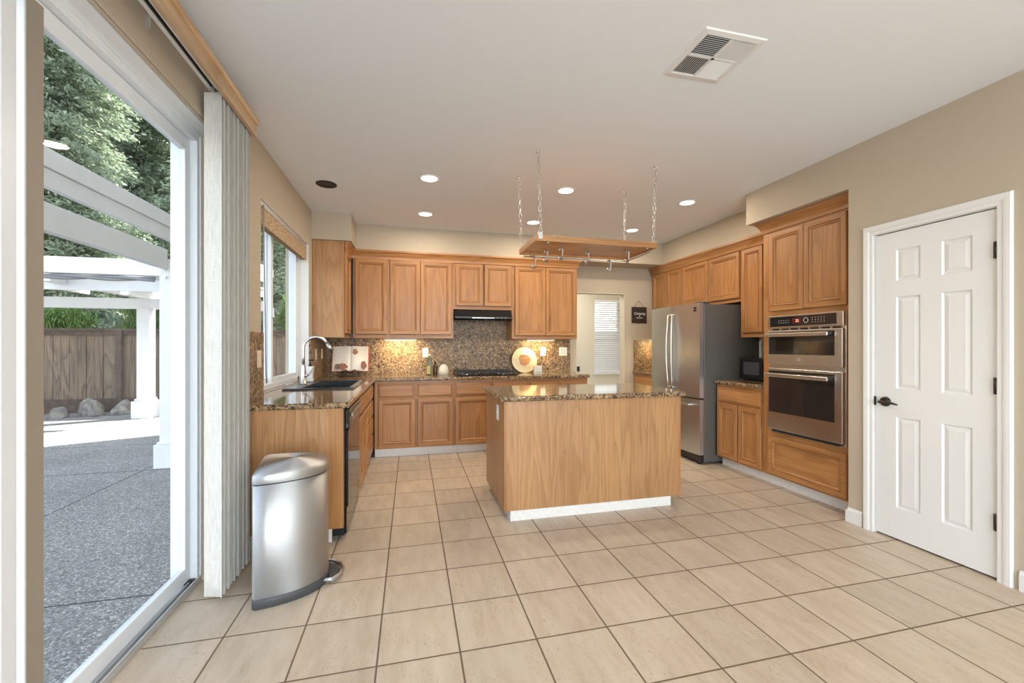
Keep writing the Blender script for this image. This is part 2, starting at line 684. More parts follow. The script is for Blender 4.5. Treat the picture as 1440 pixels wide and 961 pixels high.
CONC = aggregate()
JOINT = plain('dark_joint_filler', (0.05, 0.05, 0.05), 0.9)
FENCE = oak('weathered_fence_board', 'z', light=(0.265, 0.195, 0.145), dark=(0.15, 0.115, 0.09), pore=(0.08, 0.062, 0.05), rough=0.85, ring=6.0)
FENCED = plain('weathered_fence_rail', (0.115, 0.085, 0.068), 0.85, noise=0.25, nscale=9)
ROCK = plain('pale_grey_boulder', (0.23, 0.215, 0.195), 0.85, noise=0.45, nscale=9, bump=0.5, bscale=25)
BARK = plain('tree_bark', (0.085, 0.062, 0.045), 0.9, noise=0.3, nscale=12)


def leafmat(name, a, c):
    m, n, b, L = new_mat(name)
    tc = N(n, 'TexCoord')
    nz = N(n, 'TexNoise', Scale=2.3, Detail=6.0, Roughness=0.7)
    L.new(tc.outputs['Object'], nz.inputs['Vector'])
    r = ramp(n, [(0.32, a), (0.68, c)])
    L.new(nz.outputs['Fac'], r.inputs[0])
    L.new(r.outputs[0], b.inputs['Base Color'])
    b.inputs['Roughness'].default_value = 0.45
    tr = N(n, 'BsdfTranslucent')
    L.new(r.outputs[0], tr.inputs['Color'])
    mx = N(n, 'MixShader')
    mx.inputs[0].default_value = 0.4
    L.new(b.outputs[0], mx.inputs[1])
    L.new(tr.outputs[0], mx.inputs[2])
    L.new(mx.outputs[0], n.nodes['Material Output'].inputs[0])
    return m


LEAF = leafmat('conifer_needles', (0.19, 0.25, 0.17), (0.50, 0.57, 0.42))
LEAF2 = leafmat('hedge_leaves', (0.10, 0.19, 0.05), (0.28, 0.40, 0.13))

# ------------------------------------------------------------------ the room
XL, XR, XA, YB, ZC = -1.03, 3.10, 3.80, 5.58, 2.72    # left wall, door wall, alcove back wall, back wall, ceiling
XO = -1.25                                             # outside face of the left wall

struct('floor', MB().box(-1.26, 4.75, -2.75, 7.45, -0.10, 0.0), TILE, 'beige stone-look tile floor with brown grout', 'floor')
struct('ceiling', MB().box(-1.26, 4.75, -2.75, 7.45, ZC, ZC + 0.12), CEIL, 'smooth white ceiling over the kitchen', 'ceiling')

DY0, DY1, DZ = 0.70, 2.615, 2.43     # sliding door opening
WY0, WY1, WZ0, WZ1 = 3.29, 4.72, 0.875, 2.335   # sink window opening
mb = MB()
mb.box(XO, XL, -2.75, DY0, 0, ZC)
mb.box(XO, XL, DY0, DY1, DZ, ZC)
mb.box(XO, XL, DY1, WY0, 0, ZC)
mb.box(XO, XL, WY0, WY1, 0, WZ0)
mb.box(XO, XL, WY0, WY1, WZ1, ZC)
mb.box(XO, XL, WY1, YB + 0.12, 0, ZC)
struct('wall_left', mb, WALL, 'beige painted wall with the sliding door and sink window', 'wall')
OX0, OX1, OZ = 2.29, 3.05, 2.045
mb = MB()
mb.box(XL, OX0, YB, YB + 0.12, 0, ZC)
mb.box(OX0, OX1, YB, YB + 0.12, OZ, ZC)
mb.box(OX1, XA + 0.1, YB, YB + 0.12, 0, ZC)
struct('wall_back', mb, WALL, 'beige wall behind the cooktop with an open passage', 'wall')
PY0, PY1, PZ = 1.582, 2.215, 2.04     # pantry door rough opening
mb = MB()
mb.box(XR, XR + 0.12, -2.75, PY0, 0, ZC)
mb.box(XR, XR + 0.12, PY0, PY1, PZ, ZC)
mb.box(XR, XR + 0.12, PY1, 2.385, 0, ZC)
mb.box(XR + 0.12, XA, 2.265, 2.385, 0, ZC)
mb.box(XR + 0.12, XR + 0.14, PY0 - 0.1, PY1 + 0.05, 0, PZ + 0.1)
struct('wall_right', mb, WALL, 'beige wall holding the white six-panel door', 'wall')
struct('wall_alcove', MB().box(XA, XA + 0.1, 2.265, YB + 0.12, 0, ZC), WALL, 'beige wall behind refrigerator and tall oven cabinet', 'wall')
mb = MB()
for x0, x1 in ((XO, -0.85), (2.85, 4.75)):
    mb.box(x0, x1, -2.75, -2.6, 0, ZC)
mb.box(-0.85, 2.85, -2.75, -2.6, 0, 0.3)
mb.box(-0.85, 2.85, -2.75, -2.6, 2.5, ZC)
struct('wall_rear', mb, WALL, 'beige wall behind the viewpoint with a wide added window opening', 'wall')
# dropped soffits above the wall cabinets
SZ = 2.425
struct('wall_soffit_back', MB().box(-0.63, XA, 5.24, YB, SZ, ZC), WALL, 'boxed soffit over the back wall cabinets', 'soffit')
struct('wall_soffit_left', MB().box(XL, -0.63, 4.84, YB, SZ, ZC), WALL, 'short boxed soffit over the corner cabinet left of the cooktop wall', 'soffit')
struct('wall_soffit_right', MB().box(3.45, XA, 3.34, 5.24, SZ, ZC), WALL, 'boxed soffit over the refrigerator cabinets', 'soffit')
struct('wall_soffit_oven', MB().box(XR, XA, 2.385, 3.34, SZ, ZC), WALL, 'deep boxed soffit over the tall oven cabinet', 'soffit')
# baseboards
mb = MB()
BBP = [(0, 0), (-0.014, 0), (-0.014, 0.085), (-0.010, 0.098), (-0.004, 0.106), (0, 0.11)]
for y0, y1 in ((-2.6, 1.50), (2.285, 2.385)):
    mb.box(XR - 0.013, XR, y0, y1, 0, 0.085)
    mb.prism([(XR - 0.013, 0.085), (XR, 0.085), (XR, 0.105), (XR - 0.005, 0.103)], -y1, -y0, M=Matrix(((1, 0, 0, 0), (0, 0, -1, 0), (0, 1, 0, 0), (0, 0, 0, 1))))
mb.box(XR - 0.013, XR + 0.06, 2.385, 2.398, 0, 0.085)
struct('baseboard_right', mb, WHITE, 'white baseboard at the foot of the wall by the six-panel door', 'baseboard')
mb = MB().box(XL, XL + 0.013, DY1 + 0.01, 2.895, 0, 0.09, bev=0.003)
struct('baseboard_left', mb, WHITE, 'short white baseboard behind the vertical blind vanes', 'baseboard')

# passage room beyond the opening
mb = MB()
HY = 7.2
mb.box(1.55, 3.32, HY, HY + 0.12, 0, ZC)
mb.box(3.86, 4.75, HY, HY + 0.12, 0, ZC)
mb.box(3.32, 3.86, HY, HY + 0.12, 0, 0.77)
mb.box(3.32, 3.86, HY, HY + 0.12, 2.14, ZC)
mb.box(1.45, 1.55, YB + 0.12, HY + 0.12, 0, ZC)
mb.box(4.65, 4.75, YB + 0.12, HY + 0.12, 0, ZC)
HALLW = plain('pale_cream_wall_paint', (0.62, 0.58, 0.47), 0.85, spec=0.2)
struct('wall_hall', mb, HALLW, 'pale cream walls of the room beyond the passage', 'wall')
mb = MB()
mb.box(OX0 + 0.0005, OX0 + 0.010, YB - 0.004, YB + 0.124, 0, OZ - 0.010)
mb.box(OX1 - 0.010, OX1 - 0.0005, YB - 0.004, YB + 0.124, 0, OZ - 0.010)
mb.box(OX0 + 0.0005, OX1 - 0.0005, YB - 0.004, YB + 0.124, OZ - 0.010, OZ - 0.0005)
struct('trim_1', mb, HALLW, 'pale cream jamb lining of the passage opening', 'trim')
# upper storey and rear wing of the house, unseen, shaped to shade the patio
mb = MB()
mb.box(XO, 4.75, -2.75, 7.45, ZC + 0.12, 5.75)
mb.box(XO, 1.45, YB + 0.12, 8.85, -0.2, 5.75)
mb.box(XO - 0.0, 4.75, -2.9, 8.95, 5.75, 5.95)
mb.box(1.46, 6.7, 7.46, 8.75, 2.62, 2.78)  # unseen porch roof added to keep sun off the hall window
struct('wall_upper_unseen', mb, plain('unseen_house_stucco', (0.55, 0.51, 0.45), 0.9), 'unseen stucco upper storey and wing shaped to shade the patio, with an added sun-blocking roof', 'wall')


# ------------------------------------------------------------------ sliding patio door
d1 = thing('door_1', 'white framed sliding glass patio door on the left', 'door', (-1.15, 1.65, 0), kind='structure')
O = d1.location
fx0, fx1 = -1.235, -1.11
mb = MB()
mb.box(fx0, fx1, DY1 - 0.045, DY1, 0.03, DZ, bev=0.003)
mb.box(fx0, fx1, DY0, DY0 + 0.045, 0.03, DZ, bev=0.003)
mb.box(fx0, fx1 - 0.001, DY0, DY1, DZ - 0.055, DZ - 0.001, bev=0.003)
mb.box(fx1 - 0.006, fx1 + 0.006, DY0 + 0.001, DY1 - 0.022, DZ - 0.022, DZ - 0.003, bev=0.002)
mb.box(fx1 - 0.004, fx1 + 0.006, DY1 - 0.02, DY1 - 0.001, 0.036, DZ - 0.002, bev=0.002)
mb.build('frame', VINYL, d1, O)
mb = MB()
mb.box(fx0, fx1 + 0.004, DY0, DY1, 0.0, 0.018)
for x in (-1.228, -1.185, -1.135, -1.112):
    mb.box(x - 0.004, x + 0.004, DY0 + 0.01, DY1 - 0.01, 0.018, 0.036)
mb.build('sill_track', ALU, d1, O)


def slider(y0, y1, x0, x1):
    p = MB()
    st, sf = 0.070, 0.052
    p.box(x0, x1, y0, y0 + st, 0.04, DZ - 0.056, bev=0.004)
    p.box(x0, x1, y1 - sf, y1, 0.04, DZ - 0.056, bev=0.004)
    p.box(x0, x1, y0 + st - 0.003, y1 - sf + 0.003, DZ - 0.125, DZ - 0.057, bev=0.004)
    p.box(x0, x1, y0 + st - 0.003, y1 - sf + 0.003, 0.041, 0.115, bev=0.004)
    s = p.build('door_panel', VINYL, d1, O)
    g = MB().box((x0 + x1) / 2 - 0.003, (x0 + x1) / 2 + 0.003, y0 + st - 0.004, y1 - sf + 0.004, 0.112, DZ - 0.122)
    g.build('glass_pane', GLASS, s, O).location = (0, 0, 0)
    return s


sp1 = slider(1.585, DY1 - 0.046, -1.172, -1.142)
sp2 = slider(DY0 + 0.045, 1.525, -1.138, -1.116)
for o in kids(d1):
    o.location = (0, 0, 0)
MB().box(-1.1418, -1.1395, 1.588, 1.650, 0.05, DZ - 0.07).build('shaded_stile_face', plain('stile_shade_taupe', (0.30, 0.26, 0.205), 0.6), sp1, O)  # taupe face paints in the shade on this stile
mb = MB().box(-1.16, -1.115, DY1 - 0.075, DY1 - 0.047, 0.018, 0.04, bev=0.003)
mb.build('track_stop', BLACKP, d1, O)
# plaster bullnose reveal around the opening
mb = MB()
mb.box(XL - 0.012, XL + 0.005, DY0 + 0.001, DY1 - 0.001, DZ - 0.006, DZ - 0.0005, bev=0.002)
mb.box(XL + 0.0005, XL + 0.010, DY0 - 0.02, DY1 + 0.02, DZ + 0.002, DZ + 0.022, bev=0.004)
mb.box(XL + 0.0005, XL + 0.007, DY0 - 0.03, DY1 + 0.03, DZ + 0.024, DZ + 0.042, bev=0.003)
struct('trim_4', MB().box(-1.1085, XL - 0.013, DY0 + 0.001, DY1 - 0.001, DZ - 0.005, DZ - 0.0005), WHITE, 'white lining board over the head of the sliding door', 'trim')
struct('trim_2', mb, WALL, 'rounded beige plaster edge above the sliding door', 'trim')

# ------------------------------------------------------------------ valance and vertical blinds
v = thing('blind_valance', 'honey oak cornice valance hiding the vertical blind track', 'valance', (-0.95, 1.7, 2.5))
O = v.location
prof = [(-0.905, 2.515), (-0.885, 2.515), (-0.885, 2.528), (-0.892, 2.534), (-0.892, 2.585), (-0.880, 2.592), (-0.874, 2.605), (-0.874, 2.615), (-0.905, 2.615)]
MXY = Matrix(((1, 0, 0, 0), (0, 0, 1, 0), (0, 1, 0, 0), (0, 0, 0, 1)))   # (x, z, y) -> (x, y, z)
mb = MB().prism(prof, 0.55, 2.77, M=MXY)
mb.box(-1.03, -0.905, 2.75, 2.77, 2.515, 2.615)
mb.build('cornice_board', VALOAK, v, O)
for y in (0.9, 1.98, 2.6):
    mb = MB()
    mb.box(-1.03, -1.024, y - 0.012, y + 0.012, 2.555, 2.625)
    mb.box(-1.03, -0.905, y - 0.012, y + 0.012, 2.619, 2.625)
    mb.build('bracket', ALU, v, O)
t = thing('vertical_blind', 'stack of pale woven vertical blind vanes gathered beside the sliding door', 'blinds', (-0.955, 2.55, 0.02))
O = t.location
mb = MB()
mb.box(-0.985, -0.93, 0.6, 2.745, 2.575, 2.60, bev=0.002)
mb.box(-0.985, -0.967, 0.6, 2.745, 2.565, 2.577)
mb.box(-0.948, -0.93, 0.6, 2.745, 2.565, 2.577)
mb.build('head_track', WHITE, t, O)
MB().box(-0.967, -0.948, 0.6, 2.745, 2.571, 2.5755).build('track_slot', DARKV, t, O)


def vane(y, a, xc=-0.957):
    b = MB()
    W, n = 0.092, 6
    ca, sa = math.cos(a), math.sin(a)
    fr, bk = [], []
    for i in range(n + 1):
        s = (i / n - 0.5) * W
        c = 0.006 * (1 - (2 * i / n - 1) ** 2)
        for arr, off in ((fr, 0.0), (bk, 0.0014)):
            arr.append((xc + s * ca - (c + off) * sa, y + s * sa + (c + off) * ca))
    b.prism(fr + bk[::-1], 0.028, 2.545)
    o = b.build('vane', FABRIC, t, O)
    h = MB().box(xc - 0.006, xc + 0.006, y - 0.0015, y + 0.0035, 2.545, 2.572)
    h.build('carrier_clip', ALU, o, O)
    return o


ny = 16
for i in range(ny):
    vane(2.372 + i * 0.0245, -0.30 + (0.0, 0.05, -0.03, 0.07, 0.02)[i % 5], -0.957 + (0.0, 0.003, -0.002, 0.004, 0.001)[i % 5])

# ------------------------------------------------------------------ sink window
wn = thing('window_1', 'white sliding window over the sink', 'window', (-1.15, 4.0, 0.9), kind='structure')
O = wn.location
mb = MB()
a0, a1, b0, b1 = WY0, WY1, 0.925, WZ1
fx0, fx1 = -1.21, -1.125
mb.box(fx0, fx1, a0, a0 + 0.045, b0, b1, bev=0.003)
mb.box(fx0, fx1, a1 - 0.045, a1, b0, b1, bev=0.003)
mb.box(fx0, fx1, a0, a1, b0, b0 + 0.045, bev=0.003)
mb.box(fx0, fx1, a0, a1, b1 - 0.045, b1, bev=0.003)
mb.build('frame', VINYL, wn, O)


def sash(y0, y1, x0, x1):
    p = MB()
    s = 0.048
    z0, z1 = b0 + 0.04, b1 - 0.04
    p.box(x0, x1, y0, y0 + s, z0, z1, bev=0.003)
    p.box(x0, x1, y1 - s, y1, z0, z1, bev=0.003)
    p.box(x0, x1, y0 + s - 0.002, y1 - s + 0.002, z0, z0 + s, bev=0.003)
    p.box(x0, x1, y0 + s - 0.002, y1 - s + 0.002, z1 - s, z1, bev=0.003)
    o = p.build('sash', VINYL, wn, O)
    MB().box((x0 + x1) / 2 - 0.003, (x0 + x1) / 2 + 0.003, y0 + s - 0.003, y1 - s + 0.003, z0 + s - 0.003, z1 - s + 0.003).build('glass_pane', GLASS, o, O)
    return o


sash(a0 + 0.04, 3.92, -1.195, -1.168)
s2 = sash(3.86, a1 - 0.04, -1.160, -1.130)
MB().box(-1.130, -1.116, 3.872, 3.895, 1.52, 1.60, bev=0.003).build('latch', VINYL, s2, O)
mb = MB()
mb.box(-1.125, XL - 0.001, a1 - 0.004, a1, 0.925, b1)
mb.box(-1.125, XL - 0.001, a0, a0 + 0.004, 0.925, b1)
mb.box(-1.125, XL - 0.001, a0, a1, b1 - 0.004, b1)
mb.build('reveal_lining', WHITE, wn, O)
BAMB = None


def bamboo():
    m, n, b, L = new_mat('woven_bamboo_shade')
    tc = N(n, 'TexCoord')
    mp = N(n, 'Mapping')
    mp.inputs['Scale'].default_value = (1, 18, 150)
    L.new(tc.outputs['Object'], mp.inputs['Vector'])
    nz = N(n, 'TexNoise', Scale=1.0, Detail=3.0)
    L.new(mp.outputs[0], nz.inputs['Vector'])
    r = ramp(n, [(0.3, (0.24, 0.15, 0.085)), (0.5, (0.46, 0.33, 0.20)), (0.7, (0.62, 0.50, 0.34))])
    L.new(nz.outputs['Fac'], r.inputs[0])
    L.new(r.outputs[0], b.inputs['Base Color'])
    b.inputs['Roughness'].default_value = 0.7
    bp = N(n, 'Bump', Strength=0.6, Distance=0.003)
    L.new(nz.outputs['Fac'], bp.inputs['Height'])
    L.new(bp.outputs[0], b.inputs['Normal'])
    return m


t = thing('bamboo_blind', 'raised woven bamboo blind at the top of the sink window', 'blinds', (-1.07, 4.0, 2.2))
O = t.location
MB().box(-1.095, -1.045, WY0 + 0.015, WY1 - 0.015, 2.292, 2.330, bev=0.004).build('head_rail', ALU, t, O)
mb = MB()
for i in range(5):
    mb.box(-1.098 + i * 0.010, -1.090 + i * 0.010, WY0 + 0.02, WY1 - 0.02, 2.165 + 0.006 * (i % 2), 2.292, bev=0.002)
mb.build('gathered_slats', bamboo(), t, O)
mb = MB()
mb.tube([(-1.036, 3.36, 2.30), (-1.034, 3.37, 1.9), (-1.034, 3.40, 1.5), (-1.034, 3.41, 1.05)], 0.0042, 6)
mb.tube([(-1.036, 3.375, 2.30), (-1.034, 3.375, 1.9), (-1.033, 3.39, 1.5), (-1.034, 3.42, 1.0)], 0.003, 6)
mb.build('pull_cord', plain('grey_cord', (0.33, 0.31, 0.28), 0.8), t, O)
# unseen rear window added to go with the fill lamp
wv = thing('added_rear_window', 'wide white window added behind the viewpoint for the fill light', 'window', (1.0, -2.67, 0.3), kind='structure')
mb = MB()
for x in (-0.825, 0.4, 1.6, 2.825):
    mb.box(x - 0.025, x + 0.025, -2.72, -2.64, 0.3, 2.5)
mb.box(-0.85, 2.85, -2.72, -2.64, 0.30, 0.35)
mb.box(-0.85, 2.85, -2.72, -2.64, 2.45, 2.5)
mb.build('frame', VINYL, wv, wv.location)
MB().box(-0.82, 2.82, -2.683, -2.677, 0.33, 2.47).build('glass_pane', GLASS, wv, wv.location)

# hall window with blinds
wh = thing('window_2', 'narrow window of the room beyond the passage', 'window', (3.59, HY + 0.06, 0.77), kind='structure')
O = wh.location
mb = MB()
for a in ((3.32, 3.355), (3.825, 3.86)):
    mb.box(a[0], a[1], HY + 0.05, HY + 0.10, 0.77, 2.14)
for z in (0.77, 1.42, 2.10):
    mb.box(3.32, 3.86, HY + 0.05, HY + 0.10, z, z + 0.04)
mb.build('frame', VINYL, wh, O)
MB().box(3.34, 3.84, HY + 0.072, HY + 0.078, 0.79, 2.12).build('glass_pane', GLASS, wh, O)
MB().box(3.28, 3.90, HY - 0.03, HY + 0.05, 0.75, 0.772, bev=0.003).build('window_sill', WHITE, wh, O)
t = thing('horizontal_blind', 'white slatted blind hanging in the passage room window', 'blinds', (3.59, HY + 0.02, 0.78))
O = t.location
MB().box(3.325, 3.855, HY - 0.005, HY + 0.045, 2.095, 2.138, bev=0.002).build('head_rail', WHITE, t, O)
mb = MB()
for i in range(32):
    z = 0.815 + i * 0.0405
    M = Matrix.Translation((3.59, HY + 0.02, z)) @ Matrix.Rotation(math.radians(47), 4, 'X')
    b = MB().box(-0.262, 0.262, -0.024, 0.024, -0.0012, 0.0012)
    mb.add(b, M)
mb.build('slats', WHITE, t, O)
MB().box(3.328, 3.852, HY + 0.0, HY + 0.04, 0.778, 0.795, bev=0.002).build('bottom_rail', WHITE, t, O)
mb = MB()
for x in (3.42, 3.59, 3.76):
    mb.tube([(x, HY - 0.006, 2.10), (x, HY - 0.006, 0.79)], 0.0018, 6)
mb.build('ladder_cord', WHITE, t, O)

# ------------------------------------------------------------------ pantry door
d2 = thing('door_2', 'white six-panel interior door with black lever handle', 'door', (XR, 1.895, 0), kind='structure')
O = d2.location
# slab: local x to the right seen from the room (-y), front faces -x
y_far, y_near = 2.203, 1.594
Wd, Hd = y_far - y_near, 2.018
slab = MB()
cols = [(0.122, 0.257), (0.365, 0.507)]
rows = [(0.205, 0.80), (0.985, 1.59), (1.695, 1.90)]
xs = sorted({0.0, Wd, *[a for c in cols for a in c]})
zs = sorted({0.0, Hd, *[a for c in rows for a in c]})
for i in range(len(xs) - 1):
    for j in range(len(zs) - 1):
        x0, x1, z0, z1 = xs[i], xs[i + 1], zs[j], zs[j + 1]
        if (x0, x1) in cols and (z0, z1) in rows:
            slab.rings(x1 - x0, z1 - z0, [(0, 0), (0.006, 0.009), (0.012, 0.010), (0.017, 0.007), (0.034, 0.003), (0.038, 0.0035)], M=Matrix.Translation((x0, 0, z0)))
        else:
            slab.rings(x1 - x0, z1 - z0, [(0, 0)], M=Matrix.Translation((x0, 0, z0)))
bmesh.ops.remove_doubles(slab.bm, verts=slab.bm.verts, dist=1e-5)
slab.box(0, Wd, 0.012, 0.036, 0, Hd)
slab.box(0, 0.004, 0.0003, 0.036, 0, Hd)
slab.box(Wd - 0.004, Wd, 0.0003, 0.036, 0, Hd)
slab.box(0, Wd, 0.0003, 0.036, Hd - 0.004, Hd)
slab.box(0, Wd, 0.0003, 0.036, 0, 0.004)
so = slab.build('door_slab', WHITE, d2, recalc=False)
so.rotation_euler = (0, 0, -PI / 2)
so.location = (0.006, y_far - O.y, 0.012)
mb = MB()
cw = 0.062
Z1 = 2.088
CASP = [(0.0, 0.0), (0.0, 0.010), (0.004, 0.012), (0.022, 0.012), (0.028, 0.017), (0.040, 0.019), (0.056, 0.019), (0.062, 0.014), (0.062, 0.0)]
ye0, ye1, ze = y_near - 0.008, y_far + 0.008, Hd + 0.022


def casing(path, outs):
    rws = []
    for (y, z), (oy, oz) in zip(path, outs):
        rws.append([mb.bm.verts.new((XR - 0.0005 - h_, y + oy * q, z + oz * q)) for q, h_ in CASP])
    for A, B in zip(rws, rws[1:]):
        for i in range(len(CASP)):
            j = (i + 1) % len(CASP)
            mb._f([A[i], A[j], B[j], B[i]])
    mb._f(rws[0])
    mb._f(rws[-1])


casing([(ye1, 0.0), (ye1, ze), (ye0, ze), (ye0, 0.0)], [(1, 0), (1, 1), (-1, 1), (-1, 0)])
mb.box(XR + 0.001, XR + 0.10, y_far + 0.003, y_far + 0.0115, 0, Hd + 0.018)
mb.box(XR + 0.001, XR + 0.10, y_near - 0.0115, y_near - 0.003, 0, Hd + 0.018)
mb.box(XR + 0.001, XR + 0.10, y_near - 0.011, y_far + 0.011, Hd + 0.018, Hd + 0.0215)
mb.build('casing', WHITE, d2, O)
for z in (0.272, 1.016, 1.758):
    mb = MB()
    mb.cyl((XR - 0.006, y_near - 0.002, z), (XR - 0.006, y_near - 0.002, z + 0.09), 0.0065, n=12)
    mb.box(XR - 0.002, XR + 0.003, y_near - 0.008, y_near + 0.010, z, z + 0.09)
    mb.build('hinge', BRONZE, d2, O)
mb = MB()
hy, hz = 2.143, 0.905
for p in (((XR + 0.006), (XR - 0.006), 0.033, 0.031), ((XR - 0.006), (XR - 0.016), 0.031, 0.022), ((XR - 0.016), (XR - 0.05), 0.011, 0.010)):
    mb.cyl((p[0], hy, hz), (p[1], hy, hz), p[2], p[3], n=24)
mb.tube([(XR - 0.048, hy + 0.006, hz), (XR - 0.055, hy - 0.01, hz), (XR - 0.055, hy - 0.05, hz + 0.004), (XR - 0.053, hy - 0.085, hz - 0.002), (XR - 0.048, hy - 0.105, hz - 0.008)], [0.009, 0.010, 0.008, 0.007, 0.005], 10)
mb.build('lever_handle', BRONZE, d2, O)
MB().box(XR - 0.002, XR + 0.006, y_far - 0.002, y_far + 0.010, 0.875, 0.935).build('strike_plate', BRONZE, d2, O)

# ------------------------------------------------------------------ cabinets
DOORP = [(0, -0.002), (0, -0.015), (0.0025, -0.0195), (0.006, -0.021), (0.042, -0.021), (0.0445, -0.0135), (0.047, -0.0135), (0.051, -0.0185), (0.056, -0.0180), (0.064, -0.0105), (0.0655, -0.0065), (0.068, -0.0065), (0.0695, -0.0085)]
DRAWP = [(0, -0.002), (0, -0.011), (0.003, -0.0135), (0.009, -0.0145), (0.011, -0.0125), (0.013, -0.0125), (0.017, -0.021), (0.020, -0.021)]


def front(kind, x0, x1, z0, z1, parent):
    m = MB()
    M = Matrix.Translation((x0, 0, z0))
    if kind == 'door':
        m.rings(x1 - x0, z1 - z0, DOORP, M, 0, 1)
        return m.build('door', [OAKV, OAKX], parent, recalc=False)
    m.rings(x1 - x0, z1 - z0, DRAWP, M, 0, 0)
    return m.build('drawer_front' if kind == 'drawer' else 'bottom_panel', OAKX, parent, recalc=False)


def cabinet(name, label, loc, rz, w, z0, z1, depth, fronts, kick=0.0, group=None, rails=(), sides=None, cat='cabinet'):
    c = thing(name, label, cat, (loc[0], loc[1], 0), rz, group)
    MB().box(0.0, w, 0.019, depth, z0, z1).build('carcass', sides or OAKV, c)
    st = 0.035
    m = MB()
    m.box(0, st, 0, 0.019, z0, z1, 0)
    m.box(w - st, w, 0, 0.019, z0, z1, 0)
    m.box(st, w - st, 0, 0.019, z0, z0 + 0.03, 1)
    m.box(st, w - st, 0, 0.019, z1 - 0.03, z1, 1)
    for r in rails:
        m.box(st, w - st, 0.0, 0.019, r - 0.02, r + 0.02, 1)
    xs = sorted([f[1] for f in fronts])
    m.box(st, w - st, 0.012, 0.019, z0 + 0.03, z1 - 0.03, 0)
    m.build('face_frame', [OAKV, OAKX], c)
    for f in fronts:
        front(*f, c)
    if kick:
        MB().box(0.0, w, kick, kick + 0.016, 0.0, z0).build('toe_kick', KICK, c)
    return c


FB = 4.987   # face of back base cabinets
ZT = 0.874
# back run, left to right
cabinet('base_cabinet', 'oak base cabinet with two drawers and two doors left of the cooktop', (-0.40, FB), 0, 0.895, 0.1, ZT, 0.585,
        [('drawer', 0.042, 0.435, 0.69, 0.838), ('drawer', 0.476, 0.878, 0.69, 0.838), ('door', 0.042, 0.450, 0.112, 0.668), ('door', 0.476, 0.886, 0.112, 0.668)], kick=0.045, rails=(0.679,))
cabinet('base_cabinet', 'oak base cabinet under the black gas cooktop', (0.497, FB), 0, 0.915, 0.1, ZT, 0.585,
        [('drawer', 0.016, 0.45, 0.69, 0.838), ('drawer', 0.466, 0.90, 0.69, 0.838), ('door', 0.016, 0.45, 0.112, 0.668), ('door', 0.466, 0.90, 0.112, 0.668)], kick=0.045, rails=(0.679,))
cabinet('base_cabinet', 'oak base cabinet at the passage end of the cooktop counter', (1.414, FB), 0, 0.786, 0.1, ZT, 0.585,
        [('drawer', 0.016, 0.385, 0.69, 0.838), ('drawer', 0.401, 0.77, 0.69, 0.838), ('door', 0.016, 0.385, 0.112, 0.668), ('door', 0.401, 0.77, 0.112, 0.668)], kick=0.045, rails=(0.679,))
# back uppers
FU = 5.268
UZ0, UZ1 = 1.372, 2.345
DU = YB - FU - 0.002
cabinet('wall_cabinet', 'single-door oak wall cabinet in the left corner of the back wall', (-0.665, FU), 0, 0.405, UZ0, UZ1, DU, [('door', 0.022, 0.392, 1.418, 2.318)])
cabinet('wall_cabinet', 'two-door oak wall cabinet left of the range hood', (-0.259, FU), 0, 0.777, UZ0, UZ1, DU, [('door', 0.014, 0.3705, 1.418, 2.318), ('door', 0.3755, 0.757, 1.418, 2.318)])
cabinet('wall_cabinet', 'short two-door oak wall cabinet above the black range hood', (0.519, FU), 0, 0.752, 1.742, UZ1, DU, [('door', 0.028, 0.372, 1.785, 2.312), ('door', 0.394, 0.742, 1.785, 2.312)])
cabinet('wall_cabinet', 'two-door oak wall cabinet right of the range hood', (1.272, FU), 0, 0.903, UZ0, UZ1, DU, [('door', 0.040, 0.4535, 1.415, 2.312), ('door', 0.4585, 0.883, 1.415, 2.312)])
# corner upper on the left wall, facing right
cabinet('wall_cabinet', 'narrow oak wall cabinet beside the sink window showing its side panel', (-0.706, 4.865), PI / 2, 0.402, UZ0, 2.4225, 0.32, [('door', 0.03, 0.385, 1.418, 2.318)], sides=OAKB)

# crown mouldings
CROWN = [(0.0, 2.318), (0.010, 2.318), (0.013, 2.345), (0.024, 2.370), (0.040, 2.395), (0.050, 2.402), (0.050, 2.423), (0.0, 2.423)]


def crown(name, path, label):
    """path: xy points along the cabinet faces, moulding projects to the right-hand side of travel"""
    b = bmesh.new()
    P = [Vector(p) for p in path]
    rows = []
    for i, p in enumerate(P):
        ds = []
        if i > 0:
            ds.append((P[i] - P[i - 1]).normalized())
        if i < len(P) - 1:
            ds.append((P[i + 1] - P[i]).normalized())
        ns = [Vector((d.y, -d.x)) for d in ds]
        nn = sum(ns, Vector((0, 0)))
        nn = nn / nn.dot(ns[0]) if len(ns) > 1 else ns[0]
        rows.append([b.verts.new((p.x + nn.x * q, p.y + nn.y * q, z)) for q, z in CROWN])
    k = len(CROWN)
    for A, B in zip(rows, rows[1:]):
        for i in range(k):
            b.faces.new([A[i], A[(i + 1) % k], B[(i + 1) % k], B[i]])
    b.faces.new(rows[0])
    b.faces.new(rows[-1])
    m = MB()
    m.absorb(b)
    xx = sum(abs(b_.x - a_.x) for a_, b_ in zip(P, P[1:]))
    yy = sum(abs(b_.y - a_.y) for a_, b_ in zip(P, P[1:]))
    o = m.build(name, OAKX if xx > yy else OAKY, origin=(P[0].x, P[0].y, 2.32))
    return tag(o, label, 'moulding')


crown('crown_moulding', [(-0.70, 4.868), (-0.70, 5.262), (2.172, 5.262), (2.172, 5.57)], 'oak crown moulding along the back wall cabinets')
